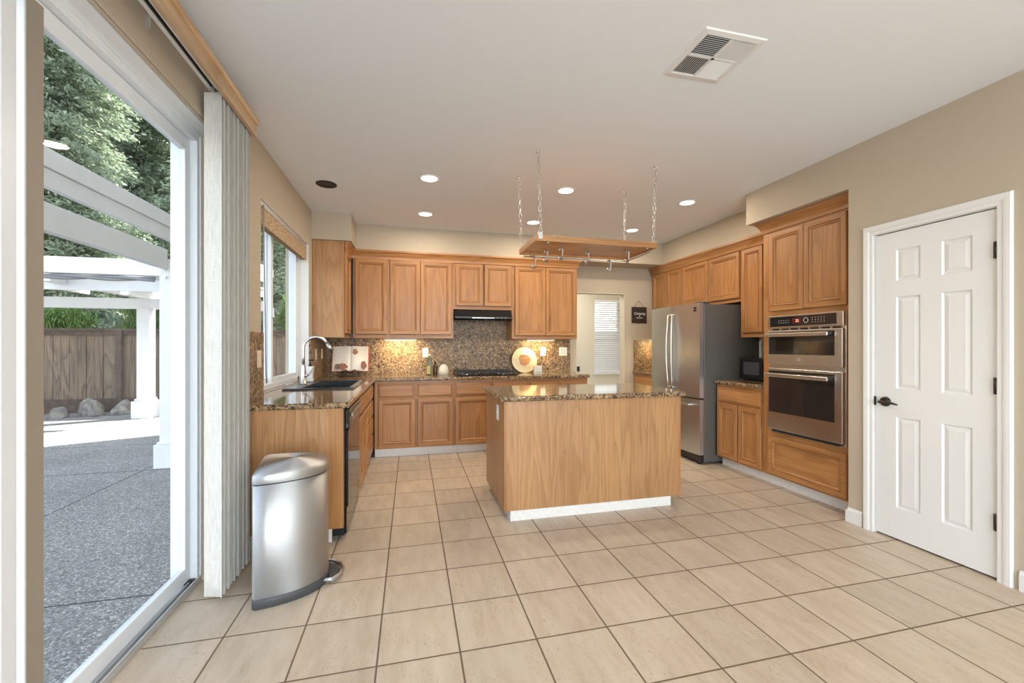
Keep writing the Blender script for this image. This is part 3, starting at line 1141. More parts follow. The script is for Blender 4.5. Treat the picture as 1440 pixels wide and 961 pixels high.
# right run uppers: face x=3.492, local x runs from far to near
RU = 3.492
DR = XA - RU - 0.002
cabinet('wall_cabinet', 'two-door oak wall cabinet in the far corner beyond the refrigerator', (RU, 5.555), -PI / 2, 0.711, UZ0, UZ1, DR, [('door', 0.045, 0.370, 1.418, 2.312), ('door', 0.384, 0.700, 1.418, 2.312)])
cabinet('wall_cabinet', 'short two-door oak wall cabinet above the refrigerator', (RU, 4.843), -PI / 2, 1.005, 1.765, UZ1, DR, [('door', 0.008, 0.508, 1.806, 2.312), ('door', 0.520, 0.998, 1.806, 2.312)])
cabinet('wall_cabinet', 'oak wall cabinet between refrigerator and tall oven cabinet', (RU, 3.836), -PI / 2, 0.588, UZ0, UZ1, DR, [('door', 0.030, 0.302, 1.418, 2.312), ('door', 0.314, 0.575, 1.418, 2.312)])
crown('crown_moulding', [(RU - 0.006, 5.57), (RU - 0.006, 3.31)], 'oak crown moulding above the refrigerator cabinets')
# right base run
RB = 3.203
cabinet('base_cabinet', 'oak base cabinet with one drawer and two doors under the black microwave', (RB, 3.853), -PI / 2, 0.606, 0.1, ZT, 0.59,
        [('drawer', 0.016, 0.592, 0.70, 0.842), ('door', 0.020, 0.298, 0.115, 0.68), ('door', 0.312, 0.592, 0.115, 0.68)], kick=0.068, rails=(0.69,))
cabinet('base_cabinet', 'oak base cabinet in the far corner past the refrigerator, mostly hidden', (RB, 5.575), -PI / 2, 0.735, 0.1, ZT, 0.59,
        [('drawer', 0.02, 0.715, 0.70, 0.842), ('door', 0.02, 0.36, 0.115, 0.68), ('door', 0.375, 0.715, 0.115, 0.68)], kick=0.068)
# tall oven cabinet: hollow for the ovens
oc = thing('oven_cabinet', 'tall oak cabinet holding the built-in wall ovens', 'cabinet', (RB, 3.243, 0), -PI / 2)
ow = 0.856
m = MB()
m.box(0, 0.02, 0.019, 0.59, 0.1, UZ1)
m.box(ow - 0.02, ow, 0.019, 0.59, 0.1, UZ1)
m.box(0.02, ow - 0.02, 0.019, 0.59, 0.10, 0.49)
m.box(0.02, ow - 0.02, 0.019, 0.59, 1.555, UZ1)
m.box(0.02, ow - 0.02, 0.57, 0.59, 0.49, 1.555)
m.build('carcass', OAKV, oc)
m = MB()
m.box(0, 0.085, 0, 0.019, 0.1, UZ1, 0)
m.box(ow - 0.085, ow, 0, 0.019, 0.1, UZ1, 0)
m.box(0.085, ow - 0.085, 0, 0.019, 1.548, UZ1, 1)
m.box(0.085, ow - 0.085, 0, 0.019, 0.1, 0.502, 1)
m.build('face_frame', [OAKV, OAKX], oc)
front('door', 0.078, 0.4195, 1.592, 2.300, oc)
front('door', 0.4245, 0.778, 1.592, 2.300, oc)
m = MB()
m.rings(0.778 - 0.060, 0.345, DOORP, Matrix.Translation((0.060, 0, 0.117)), 0, 0)
m.build('drawer_front', OAKX, oc, recalc=False)
MB().box(0.0, ow, 0.068, 0.084, 0.0, 0.1).build('toe_kick', KICK, oc)
crown('crown_moulding', [(RB + 0.22, 3.2445), (RB - 0.001, 3.2445), (RB - 0.001, 2.39)], 'oak crown moulding on the tall oven cabinet')

# left run: sink base, drawers, end panel
LF = -0.425
c = cabinet('base_cabinet', 'oak sink base cabinet with a drawer stack at the inside corner', (LF, 3.592), PI / 2, 1.342, 0.1, ZT, 0.575,
            [('drawer', 0.02, 0.66, 0.70, 0.842), ('door', 0.02, 0.333, 0.115, 0.68), ('door', 0.347, 0.66, 0.115, 0.68),
             ('drawer', 0.70, 1.29, 0.70, 0.842), ('drawer', 0.70, 1.29, 0.51, 0.682), ('drawer', 0.70, 1.29, 0.315, 0.492), ('drawer', 0.70, 1.29, 0.115, 0.297)], kick=0.06)
# hollow carcass so that the sink bowl hangs free inside it
for o in kids(c):
    if o.name.startswith('carcass'):
        bpy.data.objects.remove(o)
m = MB()
m.box(0, 0.018, 0.019, 0.575, 0.1, ZT)
m.box(1.324, 1.342, 0.019, 0.575, 0.1, ZT)
m.box(0.018, 1.324, 0.019, 0.575, 0.1, 0.118)
m.build('carcass', OAKV, c)
e = thing('end_panel', 'broad oak end panel of the sink counter behind the trash can', 'panel', (-0.72, 2.92, 0))
O = e.location
MB().box(XL + 0.002, -0.515, 2.905, 2.925, 0.095, ZT).build('veneer_panel', OAKB, e, O)
m = MB().box(-0.515, -0.427, 2.90, 2.943, 0.095, ZT)
m.build('stile', OAKV, e, O)
MB().box(XL + 0.002, -0.50, 2.926, 2.94, 0.0, 0.095).build('toe_kick', KICK, e, O)

# dishwasher
dw = thing('dishwasher', 'black dishwasher under the sink counter', 'dishwasher', (LF, 2.945, 0), PI / 2)
m = MB()
m.box(0.0, 0.635, 0.0, 0.57, 0.03, 0.868)
m.build('tub', BLACKP, dw)
m = MB().box(0.006, 0.629, -0.022, 0.0, 0.215, 0.72, bev=0.004)
m.build('door', BLACKG, dw)
m = MB().box(0.006, 0.629, -0.030, 0.0, 0.728, 0.862, bev=0.006)
cp = m.build('control_panel', BLACKG, dw)
m = MB().box(0.05, 0.585, -0.047, -0.030, 0.800, 0.832, bev=0.006)
m.build('handle', plain('satin_handle', (0.34, 0.30, 0.25), 0.3, metal=0.7), cp)
MB().box(0.006, 0.629, -0.012, 0.0, 0.035, 0.205, bev=0.004).build('kick_panel', BLACKG, dw)
mm = MB()
for i in range(9):
    mm.box(0.16 + i * 0.035, 0.18 + i * 0.035, -0.0305, -0.0295, 0.765, 0.770)
mm.build('button_mark', plain('pale_print', (0.5, 0.5, 0.5), 0.5), cp)

# ------------------------------------------------------------------ worktops and backsplash
ZW0, ZW1 = ZT + 0.001, 0.914
sx0, sx1, sy0, sy1 = -0.985, -0.495, 3.785, 4.575     # sink cut-out
xs = [-1.122, XL + 0.002, sx0, sx1, -0.388, 2.22]
ys = [2.884, WY0 + 0.002, sy0, sy1, WY1 - 0.002, 4.950, YB - 0.002]


def inside(x, y):
    if sx0 < x < sx1 and sy0 < y < sy1:
        return False
    if x < XL:
        return WY0 < y < WY1
    if x < -0.388:
        return True
    return y > 4.950


m = MB().cells(xs, ys, inside, ZW0, ZW1, bev=0.012)
tag(m.build('granite_worktop', GRAN, origin=(-0.7, 4.0, ZW0)), 'L-shaped polished granite worktop with the sink and cooktop', 'worktop')
m = MB().box(3.168, XA - 0.002, 3.246, 3.858, ZW0, ZW1, bev=0.011)
tag(m.build('granite_worktop', GRAN, origin=(3.5, 3.55, ZW0)), 'small granite worktop beside the tall oven cabinet', 'worktop')
m = MB().box(3.172, XA - 0.002, 4.842, YB - 0.002, ZW0, ZW1, bev=0.011)
tag(m.build('granite_worktop', GRAN, origin=(3.5, 5.2, ZW0)), 'small granite worktop in the far corner behind the refrigerator', 'worktop')

zb = ZW1 + 0.001
m = MB()
m.box(XL + 0.02, 0.52, YB - 0.02, YB - 0.001, zb, UZ0)
m.box(0.52, 1.272, YB - 0.02, YB - 0.001, zb, 1.60)
m.box(1.272, 2.193, YB - 0.02, YB - 0.001, zb, UZ0)
tag(m.build('granite_backsplash', SPLASH, origin=(0.6, YB, zb)), 'speckled granite backsplash behind the cooktop', 'backsplash')
m = MB()
m.box(XL + 0.001, XL + 0.019, 2.90, WY0 - 0.001, zb, UZ0)
tag(m.build('granite_backsplash', SPLASH, origin=(XL, 3.1, zb)), 'narrow granite backsplash between vertical blinds and sink window', 'backsplash')
m = MB().box(XL + 0.001, XL + 0.019, WY1 + 0.001, YB - 0.021, zb, UZ0)
tag(m.build('granite_backsplash', SPLASH, origin=(XL, 5.1, zb)), 'granite backsplash below the corner cabinet right of the sink window', 'backsplash')
m = MB().box(3.199, XA - 0.001, YB - 0.02, YB - 0.001, zb, UZ0 - 0.01)
tag(m.build('granite_backsplash', SPLASH, origin=(3.5, YB, zb)), 'lit granite backsplash left of the refrigerator', 'backsplash')
m = MB().box(XA - 0.02, XA - 0.001, 3.246, 3.83, zb, UZ0)
tag(m.build('granite_backsplash', SPLASH, origin=(XA, 3.5, zb)), 'granite backsplash behind the black microwave', 'backsplash')

# ------------------------------------------------------------------ island
isl = thing('kitchen_island', 'oak kitchen island with granite top in the room centre', 'island', (1.39, 3.34, 0))
O = isl.location
ix0, ix1, iy0, iy1 = 0.66, 2.125, 2.972, 3.70
MB().box(ix0 + 0.004, ix1 - 0.004, iy0 + 0.004, iy1, 0.08, ZT).build('carcass', OAKV, isl, O)
MB().box(ix0 + 0.022, ix1 - 0.02, iy0, iy0 + 0.006, 0.072, ZT).build('front_panel', OAKB, isl, O)
for a_, b_ in ((ix0, ix0 + 0.022), (ix1 - 0.02, ix1)):
    MB().box(a_, b_, iy0 - 0.001, iy0 + 0.03, 0.072, ZT).build('corner_stile', OAKV, isl, O)
MB().box(ix0, ix0 + 0.006, iy0 + 0.03, iy1, 0.072, ZT).build('side_panel', OAKB, isl, O)
m = MB()
m.box(0.706, 2.03, 2.965, 2.980, 0.0, 0.072)
m.box(0.706, 0.722, 2.98, 3.66, 0.0, 0.072)
m.box(2.014, 2.03, 2.98, 3.66, 0.0, 0.072)
m.box(0.706, 2.03, 3.65, 3.66, 0.0, 0.08)
m.build('toe_kick', KICK, isl, O)
MB().box(0.622, 2.148, 2.93, 3.735, ZW0, ZW1, bev=0.012, seg=3).build('granite_top', GRAN, isl, O)


def plate(name, label, loc, rz, w, h, mat, sw=1, kind='outlet', group=None):
    t = thing(name, label, kind, loc, rz, group)
    MB().box(-w / 2, w / 2, -0.006, 0, -h / 2, h / 2, bev=0.002).build('cover', mat, t)
    for k in range(sw):
        x = (k - (sw - 1) / 2) * 0.046
        if name == 'wall_outlet':
            MB().box(x - 0.017, x + 0.017, -0.009, -0.005, -0.033, 0.033, bev=0.003).build('socket', mat, t)
            mm = MB()
            for dz in (-0.017, 0.017):
                for dx in (-0.006, 0.006):
                    mm.box(x + dx - 0.0012, x + dx + 0.0012, -0.0098, -0.0085, dz - 0.005, dz + 0.005)
            mm.build('slots', BLACKP, t)['kind'] = 'stuff'
        else:
            MB().box(x - 0.016, x + 0.016, -0.010, -0.005, -0.032, 0.032, bev=0.002).build('rocker', mat, t)
    return t


yb_ = YB - 0.0205
plate('wall_outlet', 'white outlet on the granite left of the cooktop', (0.185, yb_, 1.19), 0, 0.075, 0.118, PLATE)
plate('light_switch', 'single white switch on the granite right of the leaning plate', (1.79, yb_, 1.20), 0, 0.075, 0.118, PLATE, kind='switch')
plate('wall_outlet', 'double white outlet plate at the passage end of the backsplash', (2.085, yb_, 1.20), 0, 0.12, 0.118, PLATE, sw=2)
xl_ = XL + 0.0195
plate('light_switch', 'almond switch plate between vertical blinds and sink window', (xl_, 3.187, 1.19), PI / 2, 0.075, 0.118, ALMOND, kind='switch')
plate('light_switch', 'almond switch plate behind the faucet spout, nearer the window', (xl_, 4.95, 1.19), PI / 2, 0.075, 0.118, ALMOND, kind='switch')
plate('light_switch', 'almond switch plate close to the backsplash corner behind the cookbook', (xl_, 5.27, 1.19), PI / 2, 0.075, 0.118, ALMOND, kind='switch')
plate('wall_outlet', 'white outlet on the left side of the island', (ix0 - 0.0005, 3.195, 0.762), -PI / 2, 0.072, 0.118, PLATE)
t = thing('plugged_adapter', 'small black adapter plugged in beyond the passage opening', 'adapter', (2.985, HY, 0.86))
MB().box(-0.035, 0.035, -0.006, -0.0005, -0.058, 0.058, bev=0.002).build('cover_plate', PLATE, t)
MB().box(-0.03, 0.03, -0.04, -0.006, -0.05, 0.045, bev=0.006).build('adapter_body', BLACKP, t)

# ------------------------------------------------------------------ sink, faucet, soap
s = thing('kitchen_sink', 'black drop-in sink set in the granite under the window', 'sink', (-0.74, 4.18, ZW1))
O = s.location
MZ = Matrix(((1, 0, 0, -1.02), (0, 0, 1, 3.75), (0, 1, 0, ZW1), (0, 0, 0, 1)))   # rings (x, depth, along y) -> sink
m = MB()
Ws, Ls = 0.555, 0.86
m.rings(Ws, Ls, [(0.0, 0.0008), (0.0, 0.009), (0.004, 0.013), (0.022, 0.014), ((0.115, 0.045, 0.045, 0.045), 0.013), ((0.121, 0.051, 0.051, 0.051), 0.006), ((0.125, 0.055, 0.055, 0.055), -0.17), ((0.145, 0.075, 0.075, 0.075), -0.19)], MZ)
bmesh.ops.recalc_face_normals(m.bm, faces=m.bm.faces)
m.build('basin', SINKM, s, O)
MB().lathe([(0.0, -0.1885), (0.042, -0.1885), (0.045, -0.1865), (0.03, -0.1855), (0.0, -0.187)], 24, (-0.70, 4.18, ZW1)).build('drain', CHROME, s, O)
f = thing('kitchen_faucet', 'brushed nickel gooseneck faucet at the sink', 'faucet', (-0.962, 4.20, ZW1 + 0.0145))
m = MB()
m.lathe([(0.032, 0.0), (0.032, 0.006), (0.026, 0.012), (0.024, 0.09), (0.021, 0.13), (0.0155, 0.17), (0.0155, 0.18)], 24)
f_base = m.build('body', NICKEL, f)
R = 0.105
pts = [(0, 0, 0.16), (0, 0, 0.25), (0, 0, 0.33)]
dirx, diry = math.cos(math.radians(10)), math.sin(math.radians(10))
for i in range(1, 13):
    a = PI - i * (PI * 0.86) / 12
    pts.append((dirx * (R + R * math.cos(a)), diry * (R + R * math.cos(a)), 0.33 + R * math.sin(a)))
MB().tube(pts, 0.0135, 16).build('gooseneck', NICKEL, f)
e0, e1 = Vector(pts[-1]), Vector(pts[-1]) + (Vector(pts[-1]) - Vector(pts[-2])).normalized() * 0.085
MB().cyl(e0, e1, 0.0145, 0.020, 18).build('spray_head', NICKEL, f)
m = MB()
m.cyl((0.012, -0.01, 0.075), (0.045, -0.02, 0.085), 0.014, 0.012, 14)
m.tube([(0.042, -0.02, 0.084), (0.055, -0.012, 0.10), (0.075, 0.0, 0.135), (0.088, 0.008, 0.16)], [0.010, 0.009, 0.007, 0.006], 10)
m.build('handle', NICKEL, f)
b = thing('soap_bottle', 'white soap pump bottle behind the faucet', 'bottle', (-0.962, 4.46, ZW1 + 0.0145))
MB().prism([(x, y) for x, y in [(-0.022, -0.04), (0.022, -0.04), (0.03, -0.03), (0.03, 0.03), (0.022, 0.04), (-0.022, 0.04), (-0.03, 0.03), (-0.03, -0.03)]], 0.0, 0.15, bev=0.008, smooth=False).build('body', plain('white_soap_bottle', (0.78, 0.77, 0.74), 0.3), b)
m = MB()
m.cyl((0, 0, 0.15), (0, 0, 0.175), 0.015, 0.013, 16)
m.cyl((0, 0, 0.175), (0, 0, 0.205), 0.005, n=10)
m.box(-0.012, 0.038, -0.010, 0.010, 0.203, 0.218, bev=0.004)
m.build('pump', BLACKP, b)
m = MB().box(0.0302, 0.0308, -0.024, 0.024, 0.03, 0.10)
m.build('label', plain('soap_label', (0.42, 0.36, 0.28), 0.5), b)

# ------------------------------------------------------------------ cookbook on its stand
st = thing('cookbook_stand', 'dark scrolled wire stand under the open cookbook', 'stand', (-0.70, 5.378, ZW1), 0.0)
m = MB()


def scroll(cx, sgn):
    pts = []
    for i in range(22):
        a = i / 21 * 3.2 * PI / 1.4
        r = 0.038 - 0.026 * i / 21
        pts.append((cx + sgn * (r * math.cos(a)), -0.118, 0.046 + r * math.sin(a)))
    return pts


m.tube(scroll(-0.055, 1), 0.006, 8)
m.tube(scroll(0.055, -1), 0.006, 8)
m.tube([(-0.14, -0.05, 0.048), (0.14, -0.05, 0.048)], 0.004, 8)
m.tube([(-0.12, -0.118, 0.008), (0.12, -0.118, 0.008)], 0.006, 8)
for sx in (-0.09, 0.09):
    m.tube([(sx, -0.118, 0.008), (sx, -0.05, 0.048)], 0.004, 8)
for sx in (-0.09, 0.09):
    m.tube([(sx, -0.106, 0.078), (sx, -0.106, 0.054), (sx, -0.05, 0.048), (sx, 0.02, 0.30)], 0.0035, 8)
    m.tube([(sx, -0.05, 0.048), (sx * 1.1, -0.075, 0.012), (sx * 1.15, -0.09, 0.004)], 0.0035, 8)
m.tube([(-0.09, 0.02, 0.30), (0.09, 0.02, 0.30)], 0.0035, 8)
m.tube([(0, 0.02, 0.30), (0, 0.09, 0.004)], 0.0035, 8)
m.build('wire_frame', plain('dark_wrought_iron', (0.045, 0.038, 0.03), 0.5, metal=0.4), st)
bk = thing('cookbook', 'open cookbook with red cover resting on the wire stand', 'book', (-0.705, 5.30, ZW1 + 0.063), 0.0)
tilt = Matrix.Rotation(math.radians(-16), 4, 'X')


def pagemat():
    mt, n, bs, L = new_mat('printed_page')
    tc = N(n, 'TexCoord')
    sp_ = N(n, 'SeparateXYZ')
    L.new(tc.outputs['Object'], sp_.inputs[0])
    wv_ = N(n, 'Math', operation='MULTIPLY')
    wv_.inputs[1].default_value = 95.0
    L.new(sp_.outputs[2], wv_.inputs[0])
    fr_ = N(n, 'Math', operation='FRACT')
    L.new(wv_.outputs[0], fr_.inputs[0])
    nz_ = N(n, 'TexNoise', Scale=60.0, Detail=2.0)
    L.new(tc.outputs['Object'], nz_.inputs['Vector'])
    mu_ = N(n, 'Math', operation='MULTIPLY')
    L.new(fr_.outputs[0], mu_.inputs[0])
    L.new(nz_.outputs['Fac'], mu_.inputs[1])
    r_ = ramp(n, [(0.40, (0.80, 0.75, 0.66)), (0.50, (0.62, 0.57, 0.50))])
    L.new(mu_.outputs[0], r_.inputs[0])
    L.new(r_.outputs[0], bs.inputs['Base Color'])
    bs.inputs['Roughness'].default_value = 0.7
    return mt


PAGE = pagemat()
cv = MB().add(MB().box(-0.21, 0.21, 0.012, 0.016, 0.0, 0.315), tilt)
cv.build('cover', plain('red_book_cover', (0.55, 0.10, 0.07), 0.5), bk)
for sgn, nm in ((-1, 'left'), (1, 'right')):
    pr = []
    for i in range(9):
        u_ = i / 8
        pr.append((sgn * u_ * 0.2, 0.008 - 0.020 * math.sin(PI * min(1, u_ * 1.25) ** 0.6) * (1 - u_) - 0.006 * (1 - u_)))
    bkk = [(sgn * 0.2, 0.0118), (0.0, 0.0118)]
    o = MB().add(MB().prism(pr + bkk, 0.006, 0.309), tilt).build('page_block', PAGE, bk)
    if sgn < 0:
        sp = [(-0.15, -0.02, 0.015, 0.095, 0), (-0.175, -0.12, 0.02, 0.09, 1)]
    else:
        sp = [(0.02, 0.085, 0.20, 0.275, 2), (0.12, 0.19, 0.02, 0.12, 0)]
    for q, (a, b2, z0, z1, k) in enumerate(sp):
        cx, cz = (a + b2) / 2, (z0 + z1) / 2
        pts = [(cx + (b2 - a) / 2 * math.cos(i * PI / 8) * (0.85 + 0.15 * math.cos(i * 2.1)), cz + (z1 - z0) / 2 * math.sin(i * PI / 8)) for i in range(16)]
        b_ = MB().prism(pts, -0.0162, -0.0150 + 0.02, M=MXY)
        MB().add(b_, tilt).build('printed_picture', plain('food_picture_%d%d' % (k, sgn), [(0.33, 0.13, 0.08), (0.20, 0.17, 0.12), (0.42, 0.22, 0.09)][k], 0.6, noise=0.5, nscale=60), o)

# ------------------------------------------------------------------ oil bottle, diffuser, plate, card, cooktop, hood
b = thing('oil_bottle', 'clear square oil bottle with yellow label left of the cooktop', 'bottle', (0.225, 5.33, ZW1 + 0.001))
GBOT = plain('green_tinted_glass', (0.33, 0.36, 0.26), 0.08, spec=0.6)
_n = GBOT.node_tree.nodes['Principled BSDF']
_n.inputs['Transmission Weight'].default_value = 0.75
_n.inputs['IOR'].default_value = 1.25
m = MB()
m.box(-0.036, 0.036, -0.036, 0.036, 0.0, 0.19, bev=0.01)
m.cyl((0, 0, 0.188), (0, 0, 0.215), 0.03, 0.016, 16)
m.cyl((0, 0, 0.215), (0, 0, 0.245), 0.015, 0.014, 16)
m.build('glass_body', GBOT, b)
MB().cyl((0, 0, 0.235), (0, 0, 0.262), 0.018, n=16).build('cap', plain('pale_cap', (0.55, 0.56, 0.50), 0.4), b)
MB().box(-0.030, 0.006, -0.0375, -0.0362, 0.015, 0.115).build('label', plain('yellow_label', (0.52, 0.40, 0.12), 0.5, noise=0.4, nscale=50), b, )
b = thing('dark_bottle', 'small dark bottle beside the clear oil bottle', 'bottle', (0.300, 5.36, ZW1 + 0.001))
MB().lathe([(0.024, 0), (0.026, 0.01), (0.026, 0.105), (0.018, 0.125), (0.012, 0.135), (0.012, 0.15)], 20).build('body', plain('brown_bottle', (0.06, 0.035, 0.02), 0.15), b)
MB().lathe([(0.014, 0.146), (0.014, 0.166), (0.0, 0.167)], 16).build('cap', BLACKP, b)
b = thing('egg_diffuser', 'cream egg-shaped ornament between oil bottle and cooktop', 'ornament', (0.398, 5.30, ZW1 + 0.001))
m = MB().lathe([(0.03, 0.0), (0.056, 0.004), (0.064, 0.03), (0.064, 0.06), (0.055, 0.095), (0.036, 0.122), (0.014, 0.135), (0.0, 0.137)], 28)
m.build('shell', plain('cream_speckled_ceramic', (0.66, 0.62, 0.52), 0.5, noise=0.12, nscale=90), b)
MB().lathe([(0.045, -0.0005), (0.058, 0.0), (0.058, 0.0045), (0.045, 0.005)], 24, closed=True).build('base_ring', plain('ceramic_base', (0.5, 0.46, 0.38), 0.6), b)

ct = thing('gas_cooktop', 'black four-burner gas cooktop on the back counter', 'cooktop', (0.905, 5.245, ZW1 + 0.001))
MB().box(-0.375, 0.375, -0.245, 0.245, 0.0, 0.012, bev=0.004).build('cook_surface', BLACKG, ct)
bn = [(-0.24, -0.11), (-0.24, 0.12), (0.0, 0.02), (0.22, -0.11), (0.22, 0.12)]
for x, y in bn:
    bo = MB().lathe([(0.05, 0.012), (0.05, 0.018), (0.036, 0.022), (0.034, 0.034), (0.03, 0.037), (0.0, 0.037)], 20, (x, y, 0)).build('burner', BLACKM, ct)
    MB().lathe([(0.052, 0.0125), (0.058, 0.0125), (0.058, 0.0165), (0.052, 0.0165)], 20, (x, y, 0), closed=True).build('burner_ring', CHROME, bo)
for gx in (-0.245, 0.0, 0.225):
    gm_ = MB()
    hw = 0.112 if gx else 0.108
    for y in (-0.2, 0.2):
        gm_.box(gx - hw, gx + hw, y - 0.006, y + 0.006, 0.042, 0.054, bev=0.002)
    for x in (-hw, hw):
        gm_.box(gx + x - 0.006, gx + x + 0.006, -0.206, 0.206, 0.042, 0.054, bev=0.002)
        for y in (-0.2, 0.2):
            gm_.box(gx + x - 0.007, gx + x + 0.007, y - 0.007, y + 0.007, 0.012, 0.044)
    gm_.box(gx - 0.005, gx + 0.005, -0.2, 0.2, 0.044, 0.056)
    for y in (-0.11, 0.0, 0.12):
        gm_.box(gx - hw, gx + hw, y - 0.005, y + 0.005, 0.044, 0.056)
    for x in (-0.07, -0.035, 0.035, 0.07):
        gm_.box(gx + x - 0.004, gx + x + 0.004, -0.206, -0.194, 0.012, 0.062)
    gm_.build('grate', BLACKM, ct)
for i in range(5):
    kb = MB().lathe([(0.019, 0.012), (0.019, 0.03), (0.015, 0.036), (0.0, 0.036)], 16, (-0.10 + i * 0.05, -0.222, 0)).build('knob', BLACKP, ct)
    MB().box(-0.10 + i * 0.05 - 0.002, -0.10 + i * 0.05 + 0.002, -0.238, -0.222, 0.036, 0.039).build('pointer', CHROME, kb)

h = thing('range_hood', 'slim black range hood under the short wall cabinet', 'hood', (0.895, YB - 0.003, 1.60))
mY = Matrix(((0, 0, 1, 0), (1, 0, 0, 0), (0, 1, 0, 0), (0, 0, 0, 1)))   # (y, z, x) -> (x, y, z)
pr = [(0.0, 0.0), (-0.36, 0.0), (-0.385, 0.03), (-0.385, 0.045), (-0.33, 0.112), (-0.31, 0.139), (0.0, 0.139)]
m = MB().prism(pr, -0.366, 0.366, M=mY)
m.build('shell', BLACKG, h)
m = MB()
m.box(-0.366, 0.366, -0.392, -0.380, 0.022, 0.046, bev=0.003)
m.build('front_lip', BLACKP, h)
m = MB()
m.box(-0.15, 0.13, -0.394, -0.391, 0.026, 0.034)
m.build('trim_strip', NICKEL, h)
m = MB()
for i in range(3):
    m.box(0.16 + i * 0.05, 0.19 + i * 0.05, -0.395, -0.391, 0.028, 0.040, bev=0.001)
m.build('switch', plain('grey_switch', (0.12, 0.12, 0.12), 0.4), h)

p = thing('wooden_plate', 'round cream plate with brown wood centre leaning on the backsplash', 'plate', (1.495, 5.455, ZW1 + 0.006))
Mp = Matrix.Translation((0, 0.0, 0.168)) @ Matrix.Rotation(math.radians(90 - 13), 4, 'X')
MB().add(MB().lathe([(0.0, 0.0), (0.11, 0.0), (0.165, -0.014), (0.176, -0.012), (0.176, -0.006), (0.165, -0.004), (0.105, 0.008), (0.10, 0.012), (0.0, 0.012)], 40), Mp).build('rim', plain('cream_plate', (0.70, 0.60, 0.36), 0.45), p)
mc = []
for i in range(22):
    a = 2 * PI * i / 22
    r = 0.080 + 0.006 * math.sin(3 * a + 1) + 0.004 * math.sin(7 * a)
    mc.append((r * math.cos(a) - 0.004, r * math.sin(a)))
MB().add(MB().prism(mc, 0.0121, 0.0150), Mp).build('wood_centre', oak('plate_wood', 'x', light=(0.44, 0.24, 0.11), dark=(0.27, 0.13, 0.055), ring=22), p)
b = thing('square_ornament', 'small pale square ornament in front of the cream plate', 'ornament', (1.592, 5.17, ZW1 + 0.001), 0.05)
MB().box(-0.052, 0.052, -0.02, 0.02, 0.0, 0.108, bev=0.004).build('block', plain('pale_grey_ceramic', (0.62, 0.60, 0.52), 0.5), b)
MB().box(-0.035, 0.035, -0.0205, -0.0198, 0.012, 0.03).build('label', plain('grey_print', (0.40, 0.38, 0.33), 0.6), b)

# under-cabinet lamps
for nm, x, y, zz, pw, lb in (('a', -0.12, 5.38, UZ0, 4.2, 'small under-cabinet lamp left of the range hood'), ('b', 1.70, 5.40, UZ0, 2.6, 'small under-cabinet lamp right of the range hood'), ('c', 3.55, 5.40, UZ0, 2.0, 'small under-cabinet lamp beyond the refrigerator')):
    t = thing('under_cabinet_lamp', lb, 'lamp', (x, y, zz))
    MB().box(-0.2, 0.2, -0.03, 0.03, -0.022, 0.0, bev=0.004).build('housing', WHITE, t)
    MB().box(-0.18, 0.18, -0.022, 0.022, -0.0235, -0.0221).build('diffuser', plain('warm_lamp_%s' % nm, (1, 0.85, 0.55), 0.5, emit=(1.0, 0.80, 0.45), estr=6.0), t)
    lamp('under_cabinet_light', 'AREA', (x, y, zz - 0.026), pw * 2.2, (1.0, 0.77, 0.40), direction=(0, 0.35, -1), shape='RECTANGLE', size=0.36, size_y=0.05)

# ------------------------------------------------------------------ refrigerator
fr = thing('refrigerator', 'stainless french-door refrigerator with dark grey side', 'refrigerator', (2.985, 4.79, 0), -PI / 2)
fw, fh = 0.915, 1.745
m = MB().box(0.0, fw, 0.075, 0.765, 0.028, fh - 0.015, bev=0.006)
m.build('body', FRSIDE, fr)
half = fw / 2


def fdoor(x0, x1, z0, z1, nm):
    b = MB()
    n = 10
    pts = [(x0, 0.068)]
    pts = []
    for i in range(n + 1):
        u_ = i / n
        x = x0 + 0.012 * 0 + (x1 - x0) * u_
        cx = (x - fw / 2) / (fw / 2)
        pts.append((x, 0.018 + 0.0 - 0.018 * (1 - cx * cx)))
    poly = [(x1, 0.068), (x0, 0.068)] + pts
    b.prism(poly, z0, z1, bev=0.004, smooth=False)
    return b.build(nm, STEELF, fr)


dl = fdoor(0.0, half - 0.003, 0.715, fh, 'door')
drr = fdoor(half + 0.003, fw, 0.715, fh, 'door')
fz = fdoor(0.0, fw, 0.105, 0.700, 'freezer_drawer')
for dd, x in ((dl, half - 0.048), (drr, half + 0.048)):
    pts = []
    for i in range(13):
        u_ = i / 12
        z = 0.80 + 0.84 * u_
        pts.append((x + (0.012 if x > half else -0.012) * (1 - math.sin(PI * u_)) * -1, -0.030 - 0.020 * math.sin(PI * u_), z))
    b = MB().tube(pts, 0.0095, 10)
    for z in (0.80, 1.64):
        b.cyl((x + (-0.012 if x > half else 0.012), -0.03, z), (x + (-0.012 if x > half else 0.012), 0.012, z), 0.009, n=10)
    b.build('handle', NICKEL, dd)
b = MB().box(0.09, fw - 0.09, -0.052, -0.036, 0.628, 0.652, bev=0.006)
for x in (0.12, fw - 0.12):
    b.box(x - 0.012, x + 0.012, -0.04, 0.012, 0.632, 0.648)
b.build('handle', CHROME, fz)
b = MB().box(0.01, fw - 0.01, 0.03, 0.09, 0.03, 0.098, bev=0.004)
b.build('base_grille', BLACKP, fr)
for x in (0.06, fw - 0.06):
    MB().cyl((x, 0.06, 0.0), (x, 0.06, 0.04), 0.022, n=14).build('front_foot', BLACKP, fr)
MB().box(0.04, 0.10, 0.70, 0.76, 0.0, 0.03).build('rear_foot', BLACKP, fr)
MB().box(fw - 0.10, fw - 0.04, 0.70, 0.76, 0.0, 0.03).build('rear_foot', BLACKP, fr)
